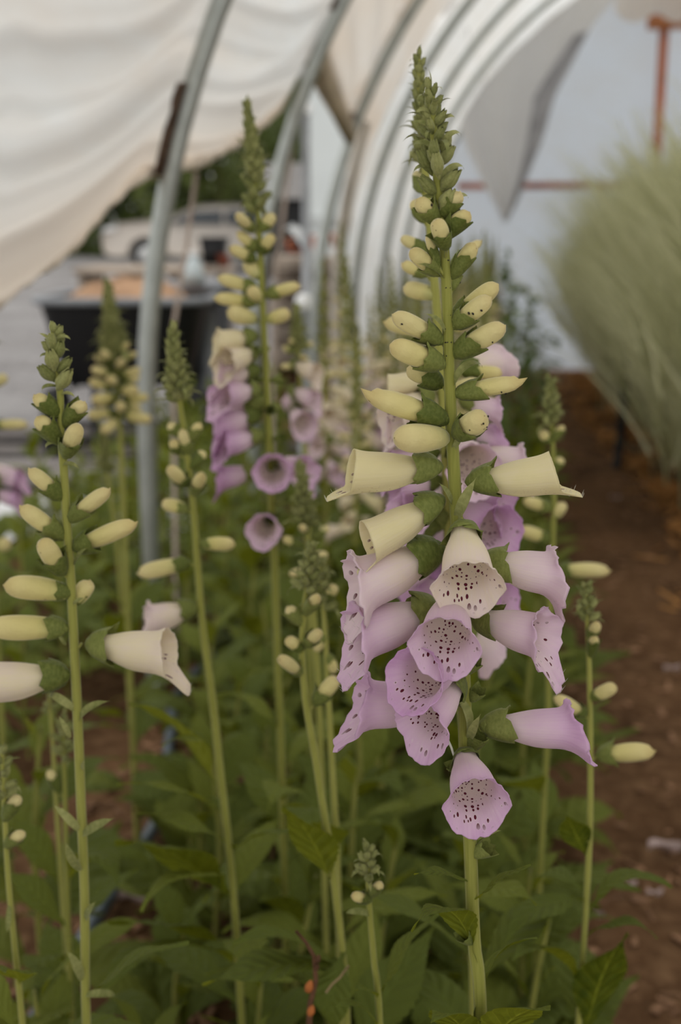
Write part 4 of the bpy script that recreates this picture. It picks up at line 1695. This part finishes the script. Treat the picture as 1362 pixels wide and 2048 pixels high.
for a, b, w, cv, da, db in (((113, 828), (72, 788), 32, .85, 0, -.006), ((115, 880), (76, 832), 34, .80, 0, -.008), ((133, 846), (166, 802), 31, .85, 0, -.006), ((133, 908), (156, 848), 36, .55, -.004, -.018),
                            ((120, 994), (62, 936), 32, .48, 0, -.006), ((144, 1036), (215, 976), 33, .48, 0, -.006), ((121, 1072), (45, 1010), 37, .45, 0, -.008), ((155, 1094), (268, 1042), 40, .36, 0, -.006),
                            ((124, 1142), (82, 1080), 38, .52, -.004, -.02), ((140, 1186), (9, 1166), 48, .24, 0, -.008), ((153, 1206), (176, 1160), 38, .45, .006, .012), ((130, 1256), (-26, 1254), 46, .26, 0, -.006)):
    p.bud_px(a, b, w, cv, da, db)
p.bell_px((186, 1288), (340, 1302), .24, 'half', 0, -.006, roll=.1, hair=True)
p.bell_px((126, 1350), (-42, 1362), .30, 'cream', 0, -.004)
for a, b, v, r in (((165, 1670), (240, 1640), 2, 0), ((158, 1660), (108, 1610), 0, 0), ((161, 1740), (135, 1668), 2, 0), ((172, 1840), (205, 1798), 2, 0), ((164, 1960), (122, 1895), 2, 0), ((172, 1990), (240, 1985), 1, 0), ((166, 1540), (176, 1515), 2, 0)):
    p.bract_px(a, b, -.003, -.008, v)
p.run_leaves(.12, .62, 7, .17, .09, .2)

# ------------------------------------------------------------------ buds coming up between them
q = Fox('slender foxglove with green tip and few cream buds, beside the thick hoop pipe', 1.15,
        [(345, 662), (352, 750), (370, 880), (385, 1000), (393, 1100), (405, 1250), (425, 1400), (441, 1550), (458, 1700), (475, 1900)], .0018, .0042, seed=3)
q.run_tip(0, q.at_y(800), 34, .011, .017, 1.3, .6, thick=.55)
for a, b, w, cv in (((375, 905), (366, 858), 25, .5), ((362, 872), (340, 845), 22, .7), ((380, 880), (398, 845), 22, .8), ((385, 930), (408, 905), 22, .7), ((388, 985), (404, 945), 25, .55), ((372, 970), (338, 932), 26, .4), ((375, 1020), (325, 1004), 28, .3),
                    ((402, 1088), (470, 1086), 28, .25), ((375, 1126), (277, 1142), 35, .22), ((355, 905), (345, 880), 20, .7)):
    q.bud_px(a, b, w, cv, 0, q.rng.uniform(-.02, .02))
q.bell_px((388, 1216), (290, 1238), .42, 'b', 0, -.01)
q.run_leaves(.08, .60, 8, .24, .10, .6)
for a, b, da, db, v, r, yg in (((470, 1810), (256, 1648), 0, -.06, 1, .5, 0), ((432, 1570), (288, 1392), .05, .02, 0, .4, 1), ((432, 1610), (262, 1545), 0, -.04, 2, .2, 1), ((462, 1790), (296, 1752), 0, -.10, 1, .3, 1),
                               ((452, 1700), (600, 1642), 0, -.03, 3, -.3, 0), ((472, 1920), (215, 1905), 0, -.12, 0, .3, 0), ((428, 1500), (330, 1470), .02, 0, 1, .2, 1), ((472, 1900), (250, 1820), 0, -.05, 3, .5, 0)):
    q.leaf_px(a, b, da, db, v if not yg else v % 3, r, bool(yg))

q = Fox('tall pink-belled foxglove with cream buds, between the cream car and the tallest spike', 1.35,
        [(493, 208), (503, 300), (514, 400), (520, 500), (525, 600), (532, 750), (537, 850), (543, 1000), (550, 1150), (556, 1350), (562, 1500)], .0016, .0046, seed=4)
q.run_tip(0, q.at_y(345), 46, .009, .016, 1.35, .95, thick=.55)
q.run_tip(q.at_y(345), q.at_y(430), 12, .016, .020, .9, .6, thick=.55)
for a, b, w, cv in (((505, 460), (474, 426), 22, .5), ((520, 460), (549, 428), 24, .5), ((516, 420), (504, 385), 22, .5), ((512, 500), (478, 462), 23, .45), ((522, 505), (545, 468), 24, .5), ((508, 520), (462, 492), 25, .40), ((518, 555), (494, 518), 32, .3), ((510, 578), (438, 552), 27, .32), ((535, 590), (598, 568), 26, .35), ((510, 604), (430, 592), 27, .3), ((512, 640), (454, 622), 32, .28), ((534, 640), (580, 626), 27, .3), ((520, 600), (500, 575), 26, .4)):
    q.bud_px(a, b, w, cv, 0, q.rng.uniform(-.03, .02))
for a, b, pk, v, db in (((508, 672), (430, 682), .12, 'a', -.01), ((512, 704), (446, 722), .25, 'a', -.03), ((514, 740), (432, 752), .6, 'b', -.01), ((514, 778), (438, 788), .8, 'b', -.03), ((516, 830), (430, 846), .9, 'c', -.01), ((520, 870), (440, 888), .95, 'b', -.02), ((512, 940), (436, 956), .95, 'b', 0),
                        ((546, 930), (545, 940), .85, 'wide', -.045), ((555, 920), (612, 938), .8, 'c', -.03), ((520, 800), (470, 815), .8, 'a', .05), ((540, 1040), (528, 1052), .7, 'a', -.04)):
    q.bell_px(a, b, pk, v, 0, db, L=.044 if abs(a[0] - b[0]) < 50 else None)
for y in (1010, 1040, 1075, 700, 760, 820, 880):
    A = q.at_len(q.at_y(y))
    for _ in range(2):
        d = q.out(.2)
        q.part('calyx', q.rng.choice(CALYX), frame(A + d * .006, A + d * .02, ZUP, 0, .014, .014))
q.run_leaves(.1, .62, 12, .22, .10, .5)

q = Fox('pink foxglove close behind the tallest one, its tip just overtopping it', .97,
        [(836, 112), (840, 200), (848, 300), (862, 480), (878, 680), (890, 900), (902, 1150), (924, 1420), (940, 1640)], .0016, .0044, seed=5)
q.run_tip(0, q.at_y(330), 44, .008, .013, 1.35, .8, thick=.50)
for a, b, w, cv in (((842, 380), (832, 345), 22, .5), ((846, 440), (826, 400), 24, .6), ((850, 500), (803, 474), 24, .35), ((850, 550), (806, 524), 26, .4), ((870, 592), (810, 570), 36, .25), ((866, 665), (771, 640), 36, .2), ((905, 530), (960, 480), 22, .5), ((905, 780), (962, 765), 38, .3), ((940, 742), (1005, 748), 26, .3), ((910, 660), (936, 630), 30, .4)):
    q.bud_px(a, b, w, cv, 0, q.rng.uniform(-.02, .03))
for a, b, pk, v, db in (((866, 750), (775, 772), .08, 'cream', 0), ((860, 790), (778, 830), .35, 'a', -.02), ((862, 838), (770, 866), .45, 'b', 0), ((870, 905), (775, 930), .75, 'b', 0), ((876, 960), (790, 985), .85, 'c', -.01), ((930, 740), (985, 722), .5, 'a', .03), ((925, 800), (1000, 820), .7, 'b', .0), ((920, 850), (985, 880), .85, 'c', .02), ((945, 905), (1050, 925), .55, 'b', 0), ((915, 885), (948, 930), .6, 'wide', -.04),
                        ((930, 960), (1015, 1000), .92, 'c', -.02), ((925, 1010), (1000, 1060), .96, 'wide', -.04), ((872, 1045), (775, 1092), .6, 'b', 0), ((880, 1020), (880, 1090), 1.0, 'a', .03), ((930, 1060), (985, 1085), .9, 'b', .04), ((876, 1110), (800, 1150), .85, 'c', .02), ((940, 1140), (860, 1170), .9, 'b', .05), ((940, 1180), (1020, 1200), .95, 'wide', -.02), ((930, 1240), (990, 1300), .55, 'a', .01), ((880, 1000), (845, 1010), .75, 'a', -.02)):
    q.bell_px(a, b, pk, v, 0, db, L=.046 if math.dist(a, b) < 70 else None)
q.run_leaves(.1, .62, 12, .22, .10, .3)

q = Fox('blurred foxglove with pale pink bells, beside the tall pink-belled one', 1.85,
        [(592, 615), (597, 700), (603, 800), (610, 900), (615, 1050)], .0018, .0048, seed=6)
q.run_tip(0, q.at_y(700), 30, .011, .018, 1.3, .7, thick=.55)
for a, b, pk, v, db in (((585, 725), (636, 745), .3, 'a', -.02), ((580, 780), (640, 800), .62, 'b', -.02), ((585, 820), (612, 850), .66, 'wide', -.04), ((600, 790), (590, 800), .6, 'a', .05)):
    q.bell_px(a, b, pk, v, 0, db, L=.046)
q.run_buds(q.at_y(690), q.at_y(740), 6, .018, .026)
q.run_leaves(.1, .6, 10, .22, .1, .5)

q = Fox('short foxglove all in green bud, rising before the facing pink bell', 1.28,
        [(600, 930), (606, 990), (614, 1060), (622, 1150), (632, 1300), (640, 1450)], .0016, .0036, seed=7)
q.run_tip(0, q.at_y(1060), 30, .010, .018, 1.3, .5, thick=.55)
q.run_buds(q.at_y(1060), q.at_y(1150), 6, .020, .024, .7, .4)
q.run_leaves(.1, .6, 9, .2, .1, .6)

q = Fox('young foxglove in green and pale bud left of the lilac bells, stem long and bare', .97,
        [(622, 1095), (618, 1150), (609, 1210), (604, 1280), (606, 1350), (614, 1420), (630, 1510), (650, 1640), (668, 1760), (684, 1900), (694, 2050)], .0015, .0036, seed=8)
q.run_tip(0, q.at_y(1190), 20, .009, .015, 1.3, .5, thick=.58)
for a, b, w, cv in (((600, 1245), (578, 1212), 26, .9), ((612, 1225), (636, 1190), 24, .9), ((604, 1300), (574, 1275), 25, .5), ((600, 1345), (560, 1312), 27, .3), ((614, 1290), (640, 1260), 24, .6), ((632, 1405), (674, 1352), 30, .45)):
    q.bud_px(a, b, w, cv, 0, q.rng.uniform(-.02, .01))
q.leaf_px((668, 1780), (582, 1600), 0, -.02, 1, roll=.5)
q.leaf_px((684, 1925), (432, 1948), 0, -.05, 3, roll=.1)
q.leaf_px((690, 1960), (500, 1835), 0, -.03, 0, roll=.2)
q.leaf_px((690, 1900), (640, 2080), 0, -.05, 4)
q.run_leaves(.2, .52, 6, .2, .12, .3)

q = Fox('thin foxglove with drooping cream buds, just behind the young bare-stemmed one', 1.12,
        [(640, 1120), (646, 1200), (652, 1300), (658, 1420), (668, 1600), (675, 1750)], .0015, .0034, seed=9)
q.run_tip(0, q.at_y(1220), 18, .010, .016, 1.2, .5, thick=.55)
for a, b, w, cv in (((650, 1270), (628, 1300), 22, .4), ((656, 1310), (672, 1345), 22, .4), ((650, 1200), (672, 1170), 22, .6)):
    q.bud_px(a, b, w, cv)
q.run_leaves(.1, .6, 10, .22, .1, .4)

q = Fox('very short foxglove bud spike low in front, beside the withered brown stem', .84,
        [(738, 1694), (736, 1750), (740, 1830), (748, 1920), (760, 2060)], .0012, .0028, seed=10)
q.run_tip(0, q.at_y(1760), 12, .008, .012, 1.2, .5, thick=.6)
for a, b, w, cv in (((738, 1800), (706, 1788), 22, .65), ((742, 1790), (762, 1765), 20, .9)):
    q.bud_px(a, b, w, cv, 0, -.008)
q.bract_px((740, 1830), (692, 1818), 0, -.01, 1)
q.leaf_px((758, 2000), (720, 1968), -.002, -.02, 1)
q.leaf_px((758, 2060), (690, 1990), -.002, -.02, 0)
q.leaf_px((758, 2000), (850, 1822), 0, .02, 1, roll=-.5)
q.run_leaves(.2, .56, 5, .16, .1, .2)

q = Fox('slim foxglove in bud at the path side, behind the open cream bell', 1.32,
        [(1100, 762), (1102, 820), (1106, 900), (1108, 1000), (1105, 1100), (1099, 1250), (1096, 1450), (1088, 1600)], .0016, .0036, seed=11)
q.run_tip(0, q.at_y(860), 22, .010, .016, 1.25, .6, thick=.55)
for a, b, w, cv in (((1100, 885), (1082, 862), 19, .5), ((1108, 880), (1124, 850), 19, .8), ((1112, 1035), (1124, 1004), 26, .45), ((1100, 1018), (1048, 998), 24, .4), ((1098, 1080), (1040, 1056), 27, .35), ((1110, 940), (1124, 915), 18, .8), ((1118, 1140), (1218, 1138), 32, .25)):
    q.bud_px(a, b, w, cv)
q.run_leaves(.1, .62, 9, .20, .1, .2)

q = Fox('small foxglove with green tip and one big cream bud over the brown path', 1.0,
        [(1171, 1172), (1174, 1230), (1178, 1320), (1180, 1420), (1181, 1520), (1180, 1640), (1173, 1800), (1160, 2000)], .0013, .0030, seed=12)
q.run_tip(0, q.at_y(1240), 15, .008, .013, 1.25, .45, thick=.6)
for a, b, w, cv in (((1180, 1275), (1196, 1245), 20, .7), ((1182, 1310), (1190, 1272), 20, .9), ((1184, 1396), (1231, 1370), 27, .35), ((1168, 1428), (1112, 1392), 28, .3), ((1200, 1510), (1306, 1498), 40, .34)):
    q.bud_px(a, b, w, cv, 0, -.01)
q.leaf_px((1176, 1720), (1132, 1622), 0, -.01, 1, roll=.9)
q.leaf_px((1172, 1800), (1010, 1850), 0, -.04, 0)
q.leaf_px((1168, 1880), (1310, 1845), 0, -.03, 2, roll=-.2)
q.leaf_px((1165, 2080), (1250, 1860), 0, -.01, 3, roll=-.9)
q.leaf_px((1165, 1780), (1060, 1740), 0, .05, 4)
q.run_leaves(.15, .6, 7, .2, .1, .1)

q = Fox('dense foxglove spike of green and yellow buds before the black cart tub', 2.05,
        [(214, 572), (222, 640), (232, 740), (240, 850), (246, 1000), (250, 1100)], .0022, .005, seed=13)
q.run_tip(0, q.at_y(720), 64, .014, .030, 1.35, .6, thick=.55)
q.run_buds(q.at_y(700), q.at_y(850), 24, .028, .056, .5, .22)
q.run_leaves(.1, .55, 10, .24, .12, .3)
q = Fox('smaller bud spike low beside the dense spike at the cart', 2.15, [(203, 850), (210, 920), (222, 1000), (235, 1100)], .002, .004, seed=14)
q.run_tip(0, q.at_y(950), 26, .011, .02, 1.35, .6, thick=.55)
q.run_leaves(.1, .5, 8, .22, .12, .3)

q = Fox('leaning young foxglove with small round green buds at the bottom corner', .9, [(4, 1500), (8, 1600), (16, 1750), (30, 1900), (46, 2060)], .0014, .0028, seed=15)
q.run_tip(0, q.at_y(1600), 12, .009, .013, 1.2, .4, thick=.6)
for a, b, w, cv in (((12, 1635), (36, 1590), 26, .85), ((14, 1690), (46, 1662), 25, .7)):
    q.bud_px(a, b, w, cv)
q.bract_px((18, 1810), (12, 1858), -.002, -.004, 2)
q.run_leaves(.2, .6, 7, .18, .10, .1)
q = Fox('small green-budded foxglove behind the stem at the picture edge', 1.15, [(126, 1432), (128, 1500), (130, 1600), (134, 1750), (138, 1900)], .0014, .003, seed=16)
q.run_tip(0, q.at_y(1520), 14, .010, .015, 1.2, .4, thick=.6)
q.bud_px((116, 1580), (100, 1540), 20, .8)
q.run_leaves(.1, .55, 8, .2, .1, .2)
q = Fox('thin bare-topped foxglove stem just beside the one at the picture edge', 1.22, [(97, 1380), (105, 1480), (112, 1600), (122, 1750)], .0012, .003, seed=17)
q.run_tip(0, .03, 6, .008, .012)
q.run_leaves(.1, .5, 8, .2, .1, .2)
q = Fox('pink-belled foxglove mostly outside the picture, two bells showing at its edge', 1.7, [(-25, 620), (-22, 760), (-18, 900), (-14, 1050), (-10, 1200)], .0018, .0046, seed=18)
q.run_tip(0, q.at_y(720), 16, .012, .018)
for a, b, w, cv in (((-10, 850), (54, 846), 22, .25), ((-14, 770), (14, 752), 20, .4), ((-10, 1090), (22, 1088), 26, .3)):
    q.bud_px(a, b, w, cv)
for a, b, pk in (((-14, 930), (14, 945), .7), ((-16, 985), (46, 1000), .9), ((-10, 955), (50, 958), .9)):
    q.bell_px(a, b, pk, 'b', 0, 0, L=.04)
q.run_leaves(.1, .55, 8, .2, .1, .2)

# withered stem low in front
t = thing('withered_stem', 'withered brown stem with orange shrivelled pods low in front', 'stem', (P(630, 2048, .9).x, .9, 0))
b = MB()
pp = [P(592, 1862, .9), P(612, 1885, .9), P(628, 1912, .9), P(632, 1960, .9), P(620, 2010, .9), P(618, 2060, .9)]
pp.append(Vector((pp[-1].x, .9, 0)))
b.tube(pp, lambda q: .0012 + .002 * q, 8)
M_WITH = simple('withered brown', (.11, .055, .03), .9, .1, 0, .4, 60)
b.obj('stem', M_WITH, t)
for (x, y), s in (((618, 1974), 9), ((636, 1918), 6), ((622, 2022), 8), ((634, 1935), 5)):
    b = MB()
    c = P(x, y, .897)
    k = mpp(c) * s
    b.lathe(c, [(0, -k * 1.6), (k * .8, -k), (k, 0), (k * .7, k), (k * .2, k * 1.7), (0, k * 1.8)], (.3, 0, 1), 12)
    b.obj('pod', simple('shrivelled orange', (.34, .11, .03), .7, .2, 0, .4, 60) if s > 7 else M_WITH, t)
b = MB()
b.tube([P(652, 1985, .9), P(665, 1968, .9), P(680, 1955, .9), P(697, 1932, .9)], .0011, 6)
b.obj('twig', simple('pale dry twig', (.25, .18, .09), .9), t)
# ------------------------------------------------------------------ leafy shoots filling the bed
SH = []
for i in range(5):
    h = (.34, .44, .28, .50, .40)[i]
    f = Fox('leafy foxglove shoot without flowers, crowded in the green bed', 0, None, .0016, .005, 'leafy shoots filling the bed', seed=40 + i,
            world=[(.01 * i - .02, .02, h), (.005, 0, h * .6), (0, 0, 0)])
    f.run_leaves(.03, h * .98, (12, 13, 10, 14, 12)[i], .28, .095, (.75, .4, .2, .6, .5)[i], .25, 1.0)
    SH.append(f.root)
# far foxgloves: fewer, simpler parts
FAR = []
for i, (h, kind) in enumerate(((1.06, 'cream'), (1.12, 'pink'), (.98, 'cream'), (1.10, 'pink'), (1.02, 'green'), (1.16, 'cream'))):
    lab = {'cream': 'blurred cream-budded foxglove in the crowded row behind the tallest spike', 'pink': 'blurred pink-belled foxglove in the crowded row behind the tallest spike', 'green': 'blurred foxglove all in green bud in the crowded row'}[kind]
    f = Fox(lab, 0, None, .0022, .005, {'cream': 'far cream-budded foxgloves', 'pink': 'far pink-belled foxgloves', 'green': 'far green-budded foxgloves'}[kind], seed=60 + i, lo=True,
            world=[(.015 * math.sin(i), .01, h), (.01, 0, h * .6), (0, 0, 0)])
    f.run_tip(0, .20, 26, .012, .024, 1.35, .6, False, thick=.6)
    if kind == 'cream':
        f.run_buds(.18, .34, 12, .024, .040, .5, .25)
        f.run_bells(.33, .42, 5, .045, .05, .3)
    elif kind == 'pink':
        f.run_buds(.18, .28, 8, .024, .036, .5, .3)
        f.run_bells(.27, .50, 14, .048, .1, .9)
    else:
        f.run_buds(.20, .32, 10, .02, .03, .8, .4)
    f.run_leaves(.05, .55, 12, .24, .12)
    FAR.append(f.root)

IDX = child_index()
RB = random.Random(21)


def place(src, used, u, v, rz, sc, tilt=0.0):
    w = Matrix.Translation(T(u, v, -.012)) @ Matrix.Rotation(rz, 4, 'Z') @ Matrix.Rotation(tilt, 4, 'X') @ Matrix.Diagonal((sc, sc, sc, 1))
    if src in used:
        return copy_tree(src, w, None, IDX)
    used.add(src)
    src.matrix_basis = w
    return src


# originals sit at the world origin, so each copy's children follow its new matrix
used = set()
spots = []


def free(u, v, r):
    return all((u - a) ** 2 + (v - c) ** 2 > r * r for a, c in spots)


def view_x(u, v, z=.4):
    p = T(u, v, z)
    d = p - CAM
    return CX + F * d.x / d.dot(FW), CY - F * d.dot(UP) / d.dot(FW)


n = 0
for tries in range(4000):
    v = 1.0 + 4.6 * RB.random() ** 1.25
    u = RB.uniform(-.72, .03)
    r = .085 + .014 * v
    if not free(u, v, r):
        continue
    x, y = view_x(u, v, .3)
    if not (-150 < x < 1330):
        continue
    x0, y0 = view_x(u, v, 0.0)
    # the bare strip along the hose stays open
    if u < -.50 + .05 * math.sin(v * 7) and v < 2.55 and RB.random() < .85:
        continue
    if x < 470 and v < 1.45 and RB.random() < .7:
        continue
    if v < 2.7 and any(120 < a < 345 and 1370 < c < 1900 for a, c in (view_x(u, v, z) for z in (0, .15, .3, .45))):
        continue
    spots.append((u, v))
    sc = RB.uniform(.85, 1.1) * (.82 if v < 1.25 else 1.0)
    place(RB.choice(SH), used, u, v, RB.uniform(0, 6.28), sc, RB.uniform(-.08, .08))
    n += 1
    if n > 125:
        break
for tries in range(900):
    v = RB.uniform(2.0, 6.5)
    u = RB.uniform(-1.9, -.78)
    x, y = view_x(u, v, .3)
    if not free(u, v, .14) or not (-150 < x < 560):
        continue
    if u > -1.0 and v < 2.75:
        continue
    spots.append((u, v))
    place(RB.choice(SH), used, u, v, RB.uniform(0, 6.28), RB.uniform(.7, 1.0), RB.uniform(-.08, .08))
    n += 1
    if n > 230:
        break
print('shoots', n)

spots = []
used = set()
n = 0
for tries in range(4000):
    v = 2.35 + 6.8 * RB.random() ** 1.1
    u = RB.uniform(-.62, .20)
    if not free(u, v, .125):
        continue
    x, y = view_x(u, v, 1.1)
    if x < 560 and v < 4.2:
        continue
    if x < (640 if v < 7 else 600) or x > 985:
        continue
    spots.append((u, v))
    place(RB.choice(FAR), used, u, v, RB.uniform(0, 6.28), RB.uniform(.88, 1.06) * (1.0 if v < 4 else .98), RB.uniform(-.04, .04))
    n += 1
    if n > 84:
        break
print('far', n)
for s in FAR:
    if s not in used:
        place(s, used, .1, 9.3, 0, .9)

# ------------------------------------------------------------------ branching leafy plants at the row's end
M_LF2 = green_mat('bright round leaf', (.07, .12, .025), (.19, .25, .06), .5, .3, 6)
BR = []
lm = None
for i in range(3):
    rr = random.Random(90 + i)
    h = (1.28, 1.08, .95)[i]
    t = thing('branching_plant', 'branching plant with small bright leaves at the row end, before the pale end wall', 'leafy plant', (0, 0, 0), 'branching leafy plants at the row end')
    b = MB()
    spn = [Vector((0, 0, 0)), Vector((.02, 0, h * .4)), Vector((.0, .02, h * .75)), Vector((.03, 0, h))]
    b.tube(spn, lambda q: lerp(.006, .002, q), 6)
    lv = []
    for k in range(9):
        z = lerp(.25, .92, k / 8) * h
        a = k * 2.4 + i
        d = Vector((math.cos(a), math.sin(a), .9)).normalized()
        p0 = Vector((.01, .005, z))
        ln = lerp(.30, .12, k / 8)
        b.tube([p0, p0 + d * ln * .5 + Vector((0, 0, -.01)), p0 + d * ln], .002, 5)
        for q in range(7):
            e = Vector((rr.gauss(0, 1), rr.gauss(0, 1), rr.gauss(.2, .7))).normalized()
            lv.append((p0 + d * ln * (.25 + .75 * q / 6), e))
    b.obj('stem', M_STEM, t)
    if lm is None:
        q = MB()
        rows = []
        for j in range(9):
            s = j / 8
            w_ = .36 * math.sin(PI * (.03 + .95 * s)) ** .7
            rows.append([Vector((s, -w_, .08 * w_ - .25 * s * s)), Vector((s, 0, -.25 * s * s)), Vector((s, w_, .08 * w_ - .25 * s * s))])
        q.grid(rows)
        lm = q.mesh('leaf', M_LF2)
    for p0, e in lv:
        s = rr.uniform(.05, .085)
        link('leaf', lm, t, frame(p0, p0 + e, ZUP, 0, s, s))
    BR.append(t)
IDX = child_index()
used = set()
for i, (px, py, Y) in enumerate(((985, 500, 5.6), (1060, 560, 5.9), (1030, 640, 5.0), (960, 600, 6.6), (1085, 640, 6.6), (1012, 560, 7.3), (1045, 690, 4.9), (1080, 690, 5.8), (1000, 600, 6.2), (945, 560, 7.0), (1060, 620, 7.6), (1020, 530, 8.0), (975, 640, 5.2))):
    p = P(px, py, Y)
    src = BR[i % 3]
    h = (1.28, 1.08, .95)[i % 3]
    u, v = UV(p)
    place(src, used, u, v, i * 1.9, p.z / h)

# ------------------------------------------------------------------ feathery row along the other side of the path
k = NT('feathery foliage')
at = k.n('SeparateXYZ', i0=k.n('Attribute', {'attribute_name': 'leaf'}).outputs['Vector'])
rnd = k.n('ObjectInfo').outputs['Random']
c = k.mix(at.outputs[1], (.32, .33, .13), (.78, .76, .52))
c = k.mix(k.math('MULTIPLY', at.outputs[0], .45), c, (.62, .63, .36))
M_FEA = k.pbr(c, .8, .15, trans=.45)
FE = []
for i in range(4):
    rr = random.Random(120 + i)
    t = thing('feathery_plant', 'tall feathery fine-leaved plant in the olive row along the path', 'feathery plant', (0, 0, 0), 'feathery plants along the path')
    for part in range(3):
        b = MB()
        N = (9, 400, 26)[part]
        for q in range(N):
            a = rr.uniform(0, 6.28)
            lean = rr.gauss(0, .16) - .06
            lean2 = rr.gauss(0, .22)
            h = rr.uniform(.75, 1.55) if part else rr.uniform(1.1, 1.5)
            p = Vector((rr.gauss(0, .09), rr.gauss(0, .12), 0))
            z0 = 0 if part == 0 else rr.uniform(.18, .85) if part == 1 else rr.uniform(.35, .8)
            p = p + Vector((lean * z0, lean2 * z0, z0))
            ln = (h, rr.uniform(.25, .7), rr.uniform(.5, .9))[part]
            n_ = 6
            rows, ra = [], []
            col = rr.random() if part < 2 else 1.5
            cur_ = rr.uniform(-.5, .5)
            wd = (.004, rr.uniform(.0028, .0070), rr.uniform(.007, .012))[part]
            d = Vector((lean + rr.gauss(0, .25 if part else .02), lean2 + rr.gauss(0, .25 if part else .02), 1)).normalized()
            pos = p.copy()
            for j in range(n_ + 1):
                s = j / n_
                w_ = wd * (1 - .8 * s) 
                e = Vector((math.cos(a), math.sin(a), 0)) * w_
                rows.append([pos - e, pos + Vector((-math.sin(a), math.cos(a), 0)) * w_, pos + e])
                ra.append([(s, col, 0)] * 3)
                pos = pos + d * (ln / n_)
                d = (d + Vector((-.05 + cur_ * .12, rr.gauss(0, .06), -.07 if part else -.02))).normalized()
            b.grid(rows, 0, ra)
        me = b.mesh(('stem', 'foliage', 'plume')[part], M_FEA, attr='leaf')
        link(me.name.split('.')[0], me, t)
    FE.append(t)
IDX = child_index()
used = set()
n = 0
for j in range(30):
    v = 4.6 + j * .185
    uf = lerp(.84, .62, sstep(5.0, 9.6, v))
    for row in range(3):
        u = uf + (0, .30, .66)[row] + RB.uniform(-.06, .06)
        hs = (.84, 1.12, 1.27)[row]
        place(FE[(j + row * 2) % 4], used, u, min(VEND - .80, v) + RB.uniform(-.07, .07), RB.uniform(-.4, .4), RB.uniform(.93, 1.07) * hs, 0)
        n += 1
print('feathery', n)
print('objects', len(COL.objects))
